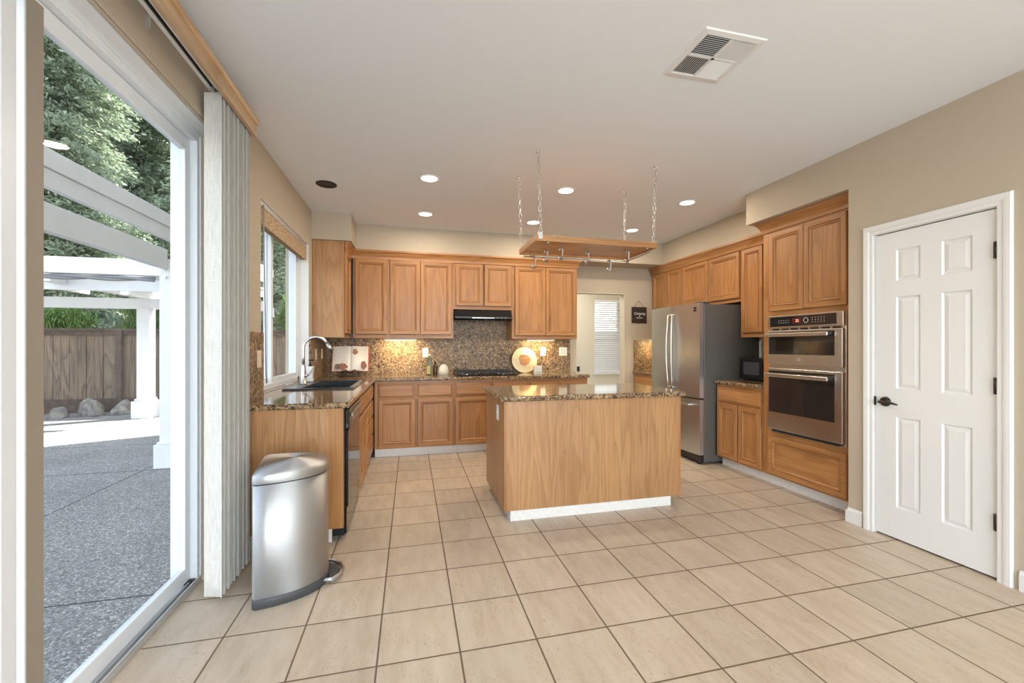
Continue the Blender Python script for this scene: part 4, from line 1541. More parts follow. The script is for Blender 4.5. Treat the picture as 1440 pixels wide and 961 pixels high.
for x in (0.05, fw - 0.05):
    MB().box(x - 0.035, x + 0.035, 0.02, 0.16, fh - 0.015, fh + 0.012, bev=0.005).build('hinge_cover', RUBBER, fr)
bd = MB().box(fw - 0.085, fw - 0.05, 0.0045, 0.010, 1.655, 1.70, bev=0.001)
bo = bd.build('badge', BLACKP, drr)
MB().tube([(fw - 0.0675 + 0.009 * math.cos(a), 0.0040, 1.678 + 0.009 * math.sin(a)) for a in [i * PI / 8 for i in range(16)]], 0.0012, 6, closed=True).build('emblem', CHROME, bo)

# ------------------------------------------------------------------ microwave on the right counter
mw = thing('microwave', 'black countertop microwave tucked beside the tall oven cabinet', 'microwave', (3.47, 3.825, ZW1 + 0.001), -PI / 2)
MB().box(0.0, 0.46, 0.012, 0.30, 0.012, 0.236, bev=0.006).build('case', BLACKP, mw)
dn = MB().box(0.004, 0.34, -0.006, 0.012, 0.016, 0.232, bev=0.004).build('door', BLACKG, mw)
MB().box(0.055, 0.262, -0.0068, -0.0055, 0.062, 0.195).build('window', plain('smoked_window', (0.05, 0.052, 0.055), 0.05, spec=0.9), dn)
MB().box(0.300, 0.312, -0.022, -0.006, 0.05, 0.20, bev=0.003).build('handle', BLACKP, dn)
cpn = MB().box(0.345, 0.456, -0.006, 0.012, 0.016, 0.232, bev=0.003).build('control_panel', BLACKP, mw)
for i in range(4):
    for x, z in ((0.02, 0.02), (0.44, 0.02), (0.02, 0.28), (0.44, 0.28))[i:i + 1]:
        MB().cyl((x, z, 0.0), (x, z, 0.013), 0.012, n=12).build('foot', RUBBER, mw)
t = thing('filler_strip', 'narrow white strip standing behind the microwave', 'panel', (3.785, 3.862, ZW1 + 0.001))
MB().box(-0.014, 0.014, -0.014, 0.022, 0.0, 0.42, bev=0.002).build('strip', PLATE, t)

# ------------------------------------------------------------------ wall oven combination
ov = thing('wall_oven', 'stainless double wall oven with black glass doors', 'oven', (RB - 0.001, 3.158, 0), -PI / 2)
W = 0.688
m = MB().box(0.02, W - 0.02, 0.0205, 0.54, 0.52, 1.54)
m.build('oven_box', BLACKP, ov)
fm = MB()
fm.box(0.0, W, -0.012, 0.0, 0.506, 1.546, bev=0.003)
fm.build('trim_frame', STEELH, ov)
m = MB().box(0.0, W, -0.040, -0.012, 1.437, 1.545, bev=0.004)
cpo = m.build('control_panel', STEELH, ov)
MB().box(0.030, W - 0.05, -0.0418, -0.0395, 1.449, 1.534, bev=0.001).build('panel_glass', DGLASS, cpo)
GLY = plain('pale_glyph', (0.55, 0.56, 0.58), 0.4)
mk = MB()
for x in (0.125, 0.148, 0.171, 0.194, 0.217):
    for z in (1.480, 1.500):
        mk.box(x - 0.004, x + 0.004, -0.0424, -0.0417, z - 0.002, z + 0.002)
for x in (0.44, 0.465, 0.49, 0.515, 0.54):
    for z in (1.475, 1.492, 1.51):
        mk.box(x - 0.003, x + 0.003, -0.0424, -0.0417, z - 0.002, z + 0.002)
mk.build('button_print', GLY, cpo)
MB().box(0.255, 0.335, -0.0426, -0.0417, 1.468, 1.518).build('display', plain('dim_red_display', (0.05, 0.01, 0.01), 0.2, emit=(0.5, 0.06, 0.03), estr=0.10), cpo)
dg = MB()
for (a, b_) in ((0.288, 0.300), (0.304, 0.316)):
    dg.box(a, b_, -0.0430, -0.0425, 1.482, 1.486)
    dg.box(a, b_, -0.0430, -0.0425, 1.498, 1.502)
    dg.box(b_ - 0.003, b_, -0.0430, -0.0425, 1.482, 1.502)
dg.build('clock_digit', plain('clock_glow', (0.8, 0.5, 0.45), 0.4, emit=(1, 0.6, 0.5), estr=0.8), cpo)
MB().tube([(0.382 + 0.020 * math.cos(i * PI / 10), -0.0425, 1.492 + 0.020 * math.sin(i * PI / 10)) for i in range(20)], 0.002, 6, closed=True).build('dial_ring', GLY, cpo)


def odoor(z0, z1, g0, g1, hz, nm):
    b = MB().box(0.002, W - 0.002, -0.046, -0.014, z0, z1, bev=0.005)
    d = b.build(nm, STEELH, ov)
    MB().box(0.022, W - 0.062, -0.0478, -0.0455, g0, g1, bev=0.001).build('door_glass', DGLASS, d)
    b = MB().box(0.018, W - 0.085, -0.094, -0.078, hz - 0.017, hz + 0.017, bev=0.006)
    for x in (0.05, W - 0.115):
        b.box(x - 0.012, x + 0.012, -0.08, -0.046, hz - 0.010, hz + 0.010, bev=0.002)
    b.build('handle', STEELH, d)
    return d


du = odoor(1.118, 1.414, 1.205, 1.400, 1.375, 'upper_door')
MB().box(0.10, 0.27, -0.0484, -0.0477, 1.232, 1.345).build('inner_window', plain('inner_window_black', (0.004, 0.004, 0.004), 0.1), du)
dlw = odoor(0.535, 1.082, 0.690, 1.060, 1.022, 'lower_door')
bdg = MB().cyl((0.315, -0.0465, 1.162), (0.315, -0.049, 1.162), 0.017, n=24).build('badge', NICKEL, du)
MB().tube([(0.315 + 0.013 * math.cos(i * PI / 10), -0.0492, 1.162 + 0.013 * math.sin(i * PI / 10)) for i in range(20)], 0.001, 6, closed=True).build('emblem', CHROME, bdg)
vt = MB()
for i in range(7):
    vt.box(0.03 + i * 0.092, 0.10 + i * 0.092, -0.0135, -0.012, 1.419, 1.431)
vt.build('vent_slot', DARKV, ov)
MB().box(0.04, W - 0.04, -0.036, -0.012, 0.514, 0.530).build('bottom_vent', DARKV, ov)

# ------------------------------------------------------------------ wall sign
sg = thing('wall_sign', 'small dark wooden sign with white lettering hung beside the passage', 'sign', (3.285, YB - 0.001, 1.735))
MB().box(-0.122, 0.122, -0.014, 0, -0.118, 0.118, bev=0.002).build('board', oak('dark_stained_board', 'x', light=(0.045, 0.028, 0.02), dark=(0.025, 0.016, 0.012), pore=(0.015, 0.01, 0.008), rough=0.6), sg)
MB().tube([(-0.085, -0.006, 0.116), (-0.03, -0.004, 0.175), (0, -0.004, 0.205), (0.03, -0.004, 0.175), (0.085, -0.006, 0.116)], 0.0035, 8).build('twine', plain('jute_twine', (0.33, 0.22, 0.12), 0.9), sg)
MB().cyl((0, 0, 0.207), (0, -0.012, 0.207), 0.004, n=10).build('nail', BRONZE, sg)
LET = plain('white_lettering', (0.85, 0.85, 0.83), 0.6)


def text(body, size, x, z, parent, y, mat, shear=0.0, name='lettering'):
    cu = bpy.data.curves.new(name, 'FONT')
    cu.body = body
    cu.size = size
    cu.align_x = 'CENTER'
    cu.align_y = 'CENTER'
    cu.extrude = 0.0006
    cu.shear = shear
    cu.materials.append(mat)
    tmp = bpy.data.objects.new(name + '_curve', cu)
    COL.objects.link(tmp)
    dg_ = bpy.context.evaluated_depsgraph_get()
    me = bpy.data.meshes.new_from_object(tmp.evaluated_get(dg_))
    bpy.data.objects.remove(tmp)
    me.name = name
    o = bpy.data.objects.new(name, me)
    o.parent = parent
    o.location = (x, y, z)
    o.rotation_euler = (PI / 2, 0, 0)
    COL.objects.link(o)
    return o


text('Camping', 0.052, 0.0, 0.022, sg, -0.0148, LET, 0.35)
text('&', 0.030, 0.0, -0.015, sg, -0.0148, LET, 0.2)
text('MEMORIES', 0.022, 0.0, -0.043, sg, -0.0148, LET)

# ------------------------------------------------------------------ ceiling fixtures
LAMP_E = plain('lit_lamp_lens', (1, 1, 1), 0.5, emit=(1.0, 0.96, 0.88), estr=2.5)
names = {(0.155, 3.66): 'recessed ceiling light nearest the sink window, front row', (1.398, 3.65): 'recessed ceiling light behind the pot rack chains, middle of front row', (2.70, 3.67): 'recessed ceiling light nearest the tall oven cabinet',
         (0.155, 4.66): 'recessed ceiling light over the left back cabinets', (1.39, 4.68): 'recessed ceiling light in front of the range hood, seen past the left chains', (2.68, 4.71): 'recessed ceiling light in front of the passage'}
for (x, y), lb in names.items():
    t = thing('recessed_light', lb, 'light', (x, y, ZC), 0, 'recessed ceiling lights')
    MB().lathe([(0.070, -0.003), (0.074, -0.006), (0.084, -0.007), (0.088, -0.004), (0.088, 0.0), (0.070, 0.0)], 36, closed=True).build('trim_ring', WHITE, t)
    MB().lathe([(0.0, -0.0028), (0.071, -0.0028), (0.071, -0.0005), (0.0, -0.0005)], 36).build('lens', LAMP_E, t)
    lamp('recessed_lamp', 'AREA', (x, y, ZC - 0.009), CAN_POWER, CAN_COLOR, direction=(0, 0, -1), shape='DISK', size=0.14)
# unseen cans added behind the viewpoint for more room light
for k, (x, y) in enumerate(((0.2, -0.9), (1.9, -0.9))):
    t = thing('recessed_light', ('added ceiling light behind the viewpoint by the patio door', 'added ceiling light behind the viewpoint by the door wall')[k], 'light', (x, y, ZC), 0, 'recessed ceiling lights')
    MB().lathe([(0.070, -0.003), (0.074, -0.006), (0.084, -0.007), (0.088, -0.004), (0.088, 0.0), (0.070, 0.0)], 36, closed=True).build('trim_ring', WHITE, t)
    MB().lathe([(0.0, -0.0028), (0.071, -0.0028), (0.071, -0.0005), (0.0, -0.0005)], 36).build('lens', LAMP_E, t)
    lamp('recessed_lamp', 'AREA', (x, y, ZC - 0.009), CAN_POWER, CAN_COLOR, direction=(0, 0, -1), shape='DISK', size=0.14)  # area lamp added with its can for more room light
t = thing('added_hall_lamp', 'unseen ceiling lamp added to light the room beyond the passage', 'lamp', (2.6, 6.4, ZC))
MB().lathe([(0.0, -0.07), (0.09, -0.06), (0.14, -0.03), (0.15, 0.0), (0.0, 0.0)], 28).build('added_glass_shade', LAMP_E, t)
lamp('hall_fill_light', 'AREA', (2.6, 6.4, ZC - 0.08), 22, (1.0, 0.93, 0.8), direction=(0, 0, -1), shape='DISK', size=0.3)  # area lamp added with its fixture to brighten the hall
t = thing('ceiling_speaker', 'round black speaker grille in the ceiling near the sink window', 'speaker', (-0.73, 4.005, ZC))
MB().lathe([(0.0, -0.002), (0.074, -0.003), (0.084, -0.007), (0.088, -0.004), (0.088, 0.0), (0.0, 0.0)], 36).build('grille', BLACKM, t)
MB().lathe([(0.060, -0.004), (0.063, -0.0055), (0.066, -0.004)], 36, closed=True).build('inner_ring', BLACKP, t)

vn = thing('ceiling_vent', 'square white louvred air vent in the ceiling', 'vent', (1.462, 1.792, ZC))
m = MB()
Q = 0.168
m.rings(2 * Q, 2 * Q, [(0, 0), (0.004, 0.006), (0.03, 0.009), (0.034, 0.006), (0.036, 0.0005)], Matrix(((1, 0, 0, -Q), (0, 0, 1, -Q), (0, -1, 0, 0), (0, 0, 0, 1))))
m.box(-0.007, 0.007, -0.133, 0.133, -0.009, -0.001)
m.box(-0.133, 0.133, -0.007, 0.007, -0.009, -0.001)
m.build('frame', WHITE, vn)
MB().box(-0.133, 0.133, -0.133, 0.133, -0.0020, -0.0006).build('duct_opening', plain('dark_duct', (0.06, 0.06, 0.06), 0.9), vn)
for qx, qy, ax, sg_ in ((-1, -1, 'x', 1), (1, -1, 'y', 1), (-1, 1, 'y', -1), (1, 1, 'x', -1)):
    m = MB()
    for i in range(11):
        c_ = -0.057 + i * 0.0114
        M = Matrix.Translation((qx * 0.07, qy * 0.07, -0.006)) @ (Matrix.Translation((0, c_, 0)) @ Matrix.Rotation(sg_ * 0.62, 4, 'X') if ax == 'x' else Matrix.Translation((c_, 0, 0)) @ Matrix.Rotation(sg_ * 0.62, 4, 'Y'))
        b = MB().box(-0.062, 0.062, -0.0042, 0.0042, -0.0006, 0.0006) if ax == 'x' else MB().box(-0.0042, 0.0042, -0.062, 0.062, -0.0006, 0.0006)
        m.add(b, M)
    m.build('louvre_panel', WHITE, vn)

# ------------------------------------------------------------------ pot rack
pk = thing('pot_rack', 'oak pot rack hung on four chains over the island', 'pot rack', (1.405, 3.215, 2.06))
O = pk.location
rx0, rx1, ry0, ry1, rz0, rz1 = 0.90, 1.91, 2.965, 3.465, 2.06, 2.105
RO = oak('rack_oak', 'x', light=(0.52, 0.26, 0.10), dark=(0.40, 0.18, 0.065))
m = MB()
m.box(rx0, rx1, ry0, ry0 + 0.022, rz0, rz1, bev=0.002)
m.box(rx0, rx1, ry1 - 0.022, ry1, rz0, rz1, bev=0.002)
m.box(rx0, rx0 + 0.022, ry0 + 0.022, ry1 - 0.022, rz0, rz1, bev=0.002)
m.box(rx1 - 0.022, rx1, ry0 + 0.022, ry1 - 0.022, rz0, rz1, bev=0.002)
m.build('frame', RO, pk, O)
m = MB()
for i in range(9):
    y = ry0 + 0.03 + i * 0.0485
    m.box(rx0 + 0.02, rx1 - 0.02, y, y + 0.042, rz0 + 0.012, rz0 + 0.022)
m.build('slat_panel', RO, pk, O)
m = MB()
m.tube([(rx0 + 0.04, ry1 - 0.01, rz0 - 0.014), (rx1 - 0.06, ry1 - 0.01, rz0 - 0.014), (rx1 - 0.02, ry1 - 0.03, rz0 - 0.014), (rx1 - 0.01, ry1 - 0.07, rz0 - 0.014), (rx1 - 0.01, ry0 + 0.06, rz0 - 0.014)], 0.006, 10)
for x in (rx0 + 0.05, (rx0 + rx1) / 2, rx1 - 0.10):
    m.cyl((x, ry1 - 0.01, rz0 - 0.014), (x, ry1 - 0.01, rz0), 0.004, n=8)
m.build('hanging_rail', NICKEL, pk, O)
for x, y in ((rx0 + 0.035, ry0), (rx1 + 0.0, ry0 + 0.03)):
    MB().box(x - 0.018, x + 0.018, y - 0.004, y + 0.012, rz1 - 0.03, rz1 + 0.022, bev=0.002).build('corner_bracket', NICKEL, pk, O)
for x, y in ((rx0 + 0.1, ry0 + 0.02), (rx1 - 0.08, ry0 + 0.02), (rx0 + 0.1, ry1 - 0.03)):
    MB().lathe([(0.0, -0.012), (0.012, -0.010), (0.014, 0.0), (0.0, 0.0)], 14, (x, y, rz0)).build('mounting_stud', NICKEL, pk, O)
for (cx, cy, bx, by) in ((0.894, 3.44, 0.915, 3.445), (0.917, 2.962, 0.945, 2.985), (1.903, 3.471, 1.885, 3.445), (1.900, 2.975, 1.885, 2.985)):
    A, B = Vector((cx, cy, ZC - 0.035)), Vector((bx, by, rz1 + 0.012))
    d = (B - A)
    n = 14
    m = MB()
    for i in range(n):
        c0 = A + d * ((i + 0.5) / n)
        L2 = d.length / n * 0.5 + 0.004
        wd = 0.0115
        axis = Vector((1, 0, 0)) if i % 2 else Vector((0, 1, 0))
        pts = []
        for k in range(14):
            a = 2 * PI * k / 14
            pts.append(c0 + axis * (wd * math.cos(a)) + d.normalized() * (L2 * math.sin(a)))
        m.tube(pts, 0.0025, 6, closed=True)
    ch = m.build('chain', NICKEL, pk, O)
    m = MB()
    m.lathe([(0.014, 0.0), (0.014, -0.004), (0.005, -0.006), (0.004, -0.012)], 14, (cx, cy, ZC))
    m.tube([(cx + 0.011 * math.cos(a), cy, ZC - 0.023 + 0.011 * math.sin(a)) for a in [PI / 2 + i * 2 * PI / 14 for i in range(14)]], 0.0028, 8, closed=True)
    m.build('ceiling_hook', CHROME, ch, O)
    m = MB()
    m.tube([(bx + 0.009 * math.cos(a), by, rz1 + 0.008 + 0.009 * math.sin(a)) for a in [i * 2 * PI / 14 for i in range(14)]], 0.0025, 8, closed=True)
    m.build('eye_screw', CHROME, ch, O)


def pot_hook(x, y, z, label):
    t = thing('pot_hook', label, 'hook', (x, y, z), 0.4, 'hooks on the pot rack')
    t.scale = (1.35, 1.35, 1.35)
    m = MB()
    pts = []
    for i in range(10):
        a = PI * 1.15 - i * PI * 1.15 / 9
        pts.append((0.014 * math.cos(a), 0, 0.0 + 0.014 * math.sin(a) - 0.002))
    pts.append((0.012, 0, -0.03))
    for i in range(10):
        a = 0 - i * PI * 1.1 / 9
        pts.append((0.0 + 0.016 * math.cos(a) - 0.004, 0, -0.045 + 0.016 * math.sin(a)))
    m.tube(pts, 0.0055, 8)
    m.build('bent_hook', NICKEL, t)
    MB().box(-0.016, 0.016, -0.006, 0.006, 0.003, 0.010, bev=0.002).build('clip', NICKEL, t)


hooks = [(1.03, ry1 - 0.01, rz0 - 0.026, 'steel hook on the far rail of the pot rack, nearest its left end'),
         (1.16, 3.14, rz0 - 0.014, 'steel hook under the pot rack slats, third from left'),
         (1.07, 3.25, rz0 - 0.014, 'steel hook under the pot rack slats, second from left'),
         (1.42, 3.22, rz0 - 0.014, 'steel hook under the middle of the pot rack'),
         (1.74, ry1 - 0.01, rz0 - 0.026, 'steel hook on the far rail of the pot rack, near its right end'),
         (1.72, 3.10, rz0 - 0.014, 'rightmost steel hook under the pot rack slats')]
for hk in hooks:
    pot_hook(*hk)

# ------------------------------------------------------------------ trash can
tc_ = thing('trash_can', 'semi-round brushed steel step trash can at the counter end', 'trash can', (-0.765, 2.458, 0), math.radians(9))


def dshape(s=1.0, off=0.0):
    # flat back along local y at x=0, bulges towards +x
    W2, D = 0.208 * s, 0.325 * s
    P = []
    n = 26
    for i in range(n + 1):
        a = -PI / 2 + PI * i / n
        c_, s_ = math.cos(a), math.sin(a)
        ex = 2 / 2.35
        P.append((off + D * abs(c_) ** ex, W2 * math.copysign(abs(s_) ** ex, s_)))
    # rounded flat back
    P += [(off - 0.012, W2 - 0.012), (off - 0.016, W2 - 0.03), (off - 0.016, -W2 + 0.03), (off - 0.012, -W2 + 0.012)]
    return P


def loft(levels, mat, name, parent, smooth=True):
    m = MB()
    R = []
    for z, s_, off, *q in levels:
        R.append([m.bm.verts.new((x, y, z + (q[0] * y if q else 0))) for x, y in dshape(s_, off)])
    m.skin(R, 0, smooth, True)
    return m.build(name, mat, parent)


loft([(0.0, 1.0, 0.0), (0.004, 1.012, -0.001), (0.045, 1.012, -0.001), (0.048, 1.0, 0.0)], RUBBER, 'base', tc_)
loft([(0.047, 0.995, 0.0), (0.60, 0.995, 0.0)], STEELV, 'body', tc_)
loft([(0.5995, 0.98, 0.002), (0.606, 0.98, 0.002)], DARKV, 'lid_gap', tc_)
loft([(0.6055, 1.0, 0.0), (0.607, 1.012, -0.001), (0.642, 1.012, -0.001), (0.652, 0.985, 0.002), (0.660, 0.90, 0.014), (0.668, 0.72, 0.04), (0.674, 0.45, 0.08), (0.677, 0.15, 0.125)], STEELV, 'lid', tc_)
m = MB()
m.tube([(0.30, -0.11, 0.035), (0.345, -0.105, 0.028), (0.385, -0.06, 0.024), (0.398, 0.0, 0.024), (0.385, 0.06, 0.024), (0.345, 0.105, 0.028), (0.30, 0.11, 0.035)], 0.010, 10)
ped = m.build('pedal', STEELV, tc_)
m = MB().prism([(0.325, -0.09), (0.37, -0.055), (0.383, 0.0), (0.37, 0.055), (0.325, 0.09)], 0.018, 0.028, bev=0.003)
m.build('pedal_pad', RUBBER, ped)

# ------------------------------------------------------------------ outside: patio, posts, beams, fence, boulders, trees
GZ = -0.12
struct('ground', MB().box(-22, XO, -8, 26, GZ - 0.2, GZ), CONC, 'grey exposed aggregate patio outside the sliding door', 'ground')
m = MB()
m.box(-7.5, XO, 2.755, 2.765, GZ, GZ + 0.001)
m.box(-7.5, XO, 5.535, 5.545, GZ, GZ + 0.001)
m.box(-2.925, -2.915, -4, 9, GZ, GZ + 0.001)
m.box(-7.5, XO, 7.0, 7.008, GZ, GZ + 0.001)
struct('trim_3', m, JOINT, 'dark control joints in the patio concrete', 'joint')
np_ = thing('patio_post', 'white square patio cover post just outside the sliding door', 'post', (-2.725, 5.69, GZ))
MB().box(-0.078, 0.078, -0.078, 0.078, 0.0, 2.40, bev=0.004).build('shaft', PWHITE, np_)
m = MB().box(-0.118, 0.118, -0.118, 0.118, 0.0, 0.27, bev=0.004)
m.box(-0.098, 0.098, -0.098, 0.098, 0.27, 0.30, bev=0.012)
m.build('base_box', PWHITE, np_)
m = MB()
for z in (2.19, 2.29):
    m.cyl((-0.02, -0.078, z), (-0.02, -0.095, z), 0.016, n=12)
m.build('bolt', ALU, np_)
fp = thing('patio_post', 'white patio post standing in sunlight near the fence', 'post', (-5.045, 9.66, GZ))
MB().box(-0.105, 0.105, -0.105, 0.105, 0.0, 2.12, bev=0.004).build('shaft', PWHITE, fp)
m = MB().box(-0.165, 0.165, -0.165, 0.165, 0.0, 0.33, bev=0.004)
m.box(-0.135, 0.135, -0.135, 0.135, 0.33, 0.38, bev=0.02)
m.build('base_box', PWHITE, fp)
g = thing('roof_gutter', 'white stepped gutter running along the patio cover edge', 'gutter', (-2.62, 5.0, 2.46))
O = g.location
m = MB()
m.box(-2.66, -2.60, 1.2, 9.0, 2.60, 2.745, bev=0.006)
m.box(-2.66, -2.615, 1.2, 9.0, 2.455, 2.597, bev=0.006)
m.build('fascia', PWHITE, g, O)
bm_ = thing('patio_beam', 'white patio beam under the gutter carried by the near post', 'beam', (-2.75, 5.0, 2.15))
MB().box(-2.79, -2.715, 1.2, 5.60, 2.165, 2.385, bev=0.004).build('timber', PWHITE, bm_, bm_.location)
bm2 = thing('patio_beam', 'white cross beam level with the top of the near post', 'beam', (-4.5, 5.67, 2.08))
MB().box(-7.5, -2.81, 5.63, 5.71, 2.085, 2.265, bev=0.004).build('timber', PWHITE, bm2, bm2.location)
rs = thing('rolled_shade', 'twisted grey rolled shade tied beneath the cross beam', 'shade', (-4.5, 5.67, 2.03))
m = MB()
for ph in (0, PI):
    pts = [(-7.3 + i * 0.075, 5.67 + 0.016 * math.cos(i * 0.5 + ph), 2.048 + 0.016 * math.sin(i * 0.5 + ph)) for i in range(60)]
    m.tube(pts, 0.017, 8)
m.build('roll', plain('grey_shade_cloth', (0.26, 0.26, 0.27), 0.8), rs, rs.location)
pc = thing('patio_cover', 'white timber patio cover with rafters beyond the cross beam', 'patio cover', (-5.0, 8.2, 2.0))
O = pc.location
m = MB().box(-9.0, -2.9, 7.62, 7.70, 2.12, 2.30)
m.build('cross_beam', PWHITE, pc, O)
m = MB().box(-9.0, -2.9, 9.60, 9.72, 2.0, 2.20)
m.build('cross_beam', PWHITE, pc, O)
m = MB().box(-5.12, -4.97, 7.3, 10.0, 2.20, 2.38)
m.build('end_beam', PWHITE, pc, O)
for i in range(8):
    x = -8.6 + i * 0.8
    MB().box(x - 0.03, x + 0.03, 7.2, 10.0, 2.30, 2.42).build('rafter', PWHITE, pc, O)
for i in range(3):
    MB().box(-9.0, -2.9, 7.3 + i * 0.9, 8.0 + i * 0.9, 2.43, 2.45).build('roof_panel', PWHITE, pc, O)

fn = thing('wooden_fence', 'weathered brown board fence at the back of the patio', 'fence', (-6.0, 10.6, GZ))
O = fn.location
m = MB()
random.seed(3)
x = -14.0
while x < 9.0:
    wv_ = 0.135 + random.random() * 0.02
    m.box(x, x + wv_ - 0.006, 10.60 + random.random() * 0.012, 10.625 + random.random() * 0.01, 0.12, 1.60)
    x += wv_
y = -7.0
while y < 10.55:
    wv_ = 0.135 + random.random() * 0.02
    m.box(-14.03 + random.random() * 0.01, -14.005, y, y + wv_ - 0.006, 0.12, 1.60)
    y += wv_
m.build('board_panel', FENCE, fn, O)
MB().box(-14.07, -13.96, -7.0, 10.55, 1.60, 1.645).build('cap_rail', FENCED, fn, O)
MB().box(-14, 9.0, 10.55, 10.66, 1.60, 1.645).build('cap_rail', FENCED, fn, O)
MB().box(-14, 9.0, 10.575, 10.60, GZ, 0.17).build('kick_board', FENCED, fn, O)
m = MB().box(-14, 9.0, 10.575, 10.60, 1.50, 1.60)
m.build('upper_rail', FENCED, fn, O)
for i in range(10):
    x = -12.9 + i * 2.3
    MB().box(x - 0.05, x + 0.05, 10.53, 10.60, GZ, 1.60).build('fence_post', FENCED, fn, O)


def boulder(x, y, sx, sy, sz, seed, label):
    rnd = random.Random(seed)
    b = bmesh.new()
    bmesh.ops.create_icosphere(b, subdivisions=3, radius=1.0)
    dirs = [(Vector((rnd.uniform(-1, 1), rnd.uniform(-1, 1), rnd.uniform(-0.4, 1))).normalized(), rnd.uniform(0.50, 0.80)) for _ in range(9)]
    for v_ in b.verts:
        for d_, lim in dirs:
            k = v_.co.dot(d_)
            if k > lim:
                v_.co -= d_ * (k - lim)
        v_.co += Vector((rnd.uniform(-1, 1), rnd.uniform(-1, 1), rnd.uniform(-1, 1))) * 0.018
        v_.co = Vector((v_.co.x * sx, v_.co.y * sy, max(v_.co.z, -0.35) * sz + 0.35 * sz))
    mm = MB()
    mm.absorb(b)
    o = mm.build('boulder', ROCK)
    o.location = (x, y, GZ)
    tag(o, label, 'rock', 'boulders along the fence')


boulder(-6.66, 9.93, 0.17, 0.18, 0.19, 1, 'rounded grey boulder, leftmost in the row by the fence')
boulder(-6.20, 10.15, 0.29, 0.25, 0.30, 2, 'largest grey boulder in the row before the fence')
boulder(-5.70, 10.20, 0.22, 0.22, 0.24, 3, 'low broad boulder right of the largest one')
boulder(-5.32, 10.12, 0.16, 0.18, 0.20, 4, 'squarish pale boulder just left of the sunlit post')
boulder(-4.76, 10.10, 0.18, 0.2, 0.18, 5, 'low boulder right of the sunlit post')
boulder(-4.40, 10.30, 0.16, 0.16, 0.38, 6, 'tall boulder behind the low one right of the sunlit post')


def foliage_mesh(name, seed, height, radius, nclump, per, leaf, base=0.06, conic=0.75):
    rng = np.random.default_rng(seed)
    V, F = [], []
    hz = rng.uniform(base, 1.0, nclump) ** 0.9
    ang = rng.uniform(0, 2 * PI, nclump)
    rr = radius * (1 - hz * conic) * np.sqrt(rng.uniform(0.08, 1.0, nclump)) * (0.8 + 0.25 * np.sin(ang * 3 + hz * 23))
    cx, cy, cz = rr * np.cos(ang), rr * np.sin(ang), hz * height
    n = nclump * per
    sp = 0.22 * radius / 2.4
    # sprays point outward and droop a little
    out = np.stack([np.cos(ang), np.sin(ang), np.full(nclump, -0.25)], 1)
    C = np.repeat(np.stack([cx, cy, cz], 1), per, 0) + np.repeat(out, per, 0) * rng.uniform(-0.3, 0.45, (n, 1)) * radius / 2.4 + rng.normal(0, sp * 0.55, (n, 3)) * np.array([1, 1, 0.55])
    D = np.repeat(out, per, 0) + rng.normal(0, 0.6, (n, 3))
    D /= np.linalg.norm(D, axis=1, keepdims=True)
    S = np.cross(D, rng.normal(0, 1, (n, 3)))
    S /= np.linalg.norm(S, axis=1, keepdims=True)
    ln = leaf * rng.uniform(0.6, 1.3, (n, 1))
    wd = ln * 0.33
    Q = np.stack([C - D * ln * 0.5, C + S * wd * 0.5, C + D * ln * 0.5, C - S * wd * 0.5], 1).reshape(-1, 3)
    me = bpy.data.meshes.new(name)
    me.vertices.add(len(Q))
    me.vertices.foreach_set('co', Q.ravel().astype(np.float32))
    me.loops.add(len(Q))
    me.loops.foreach_set('vertex_index', np.arange(len(Q), dtype=np.int32))
    me.polygons.add(n)
    me.polygons.foreach_set('loop_start', np.arange(0, len(Q), 4, dtype=np.int32))
    me.update(calc_edges=True)
    me.validate()
    return me


FOL = foliage_mesh('foliage', 5, 13.0, 2.05, 2000, 80, 0.15, conic=0.42)
FOL.materials.append(LEAF)


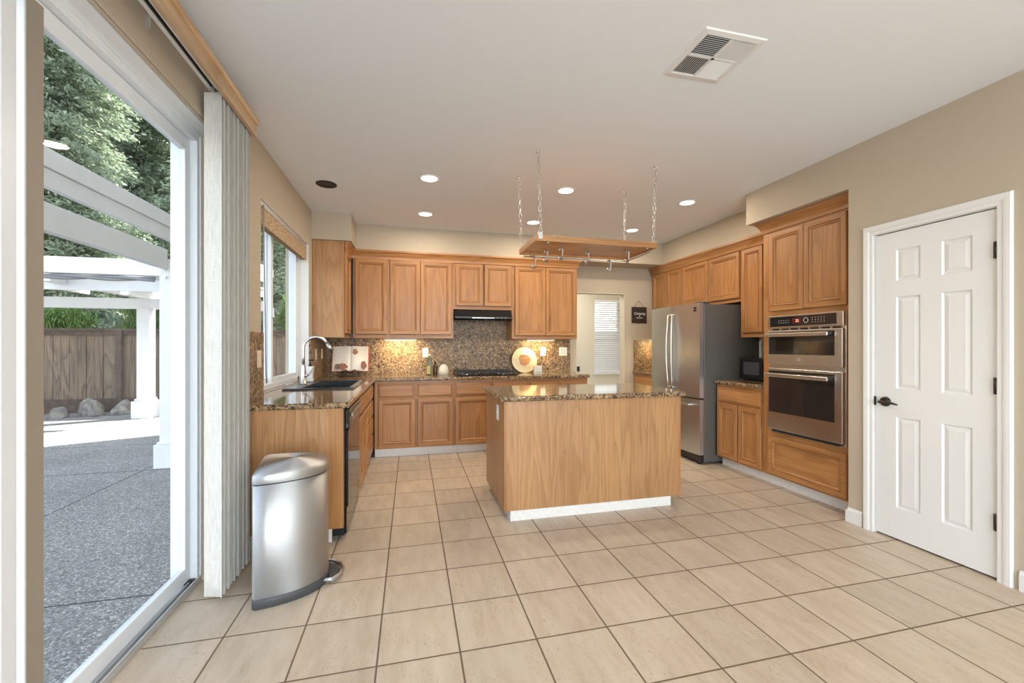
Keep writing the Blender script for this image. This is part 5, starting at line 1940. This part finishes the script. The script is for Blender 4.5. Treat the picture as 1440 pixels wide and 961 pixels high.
def tree(x, y, s, rz, label, zs=1.0):
    t = thing('conifer_tree', label, 'tree', (x, y, GZ), rz, 'evergreens beyond the fence')
    f_ = bpy.data.objects.new('foliage', FOL)
    f_.parent = t
    f_.scale = (s, s, s * zs)
    COL.objects.link(f_)
    f_['kind'] = 'stuff'
    MB().tube([(0, 0, 0), (0.05, 0.02, 3 * s), (0, 0.05, 7 * s), (0.02, 0, 10.3 * s)], [0.22 * s, 0.17 * s, 0.10 * s, 0.02], 10).build('trunk', BARK, t)


tree(-10.7, 15.6, 1.12, 0.3, 'feathery evergreen at the left edge of the patio door glass')
tree(-5.3, 15.6, 1.12, 2.0, 'evergreen behind the fence rising above the sunlit post')
tree(0.1, 15.6, 1.12, 5.2, 'evergreen behind the fence seen through the sink window')
tree(-11.6, 21.8, 1.45, 1.1, 'tallest evergreen, far back between the two front ones')
tree(-18.4, 21.8, 1.45, 3.3, 'evergreen far back beyond the left end of the fence')
tree(-4.8, 21.8, 1.40, 4.4, 'evergreen far back toward the house')
tree(-18.2, 13.6, 1.15, 0.9, 'evergreen beyond the side fence, toward the back corner of the yard')
tree(-18.0, 6.6, 1.15, 2.7, 'evergreen beyond the middle of the side fence')
HED = foliage_mesh('leaves', 9, 1.0, 1.0, 420, 40, 0.10, base=0.02, conic=0.25)
HED.materials.append(LEAF2)
for i, (x, y, sx, sz) in enumerate(((-9.2, 11.6, 0.62, 2.5), (-7.6, 11.6, 0.62, 2.2), (-6.0, 11.6, 0.62, 2.4), (-4.4, 11.6, 0.62, 2.3), (-2.8, 11.6, 0.62, 2.6), (-1.2, 11.6, 0.62, 2.6))):
    t = thing('hedge_shrub', ['leafy shrub rising over the left end of the fence', 'leafy shrub over the fence left of the middle post', 'leafy shrub over the fence behind the largest boulder', 'leafy shrub over the fence behind the sunlit post', 'leafy shrub over the fence seen through the sink window', 'leafy shrub over the fence at the far right of the sink window'][i], 'shrub', (x, y, GZ), i * 1.3, 'shrubs along the fence')
    f_ = bpy.data.objects.new('leaves', HED)
    f_.parent = t
    f_.scale = (sx, sx * 0.8, sz)
    f_['kind'] = 'stuff'
    COL.objects.link(f_)
    MB().tube([(0, 0, 0), (0.04, 0, sz * 0.4), (0, 0.03, sz * 0.8)], [0.05, 0.04, 0.015], 8).build('stem', BARK, t)
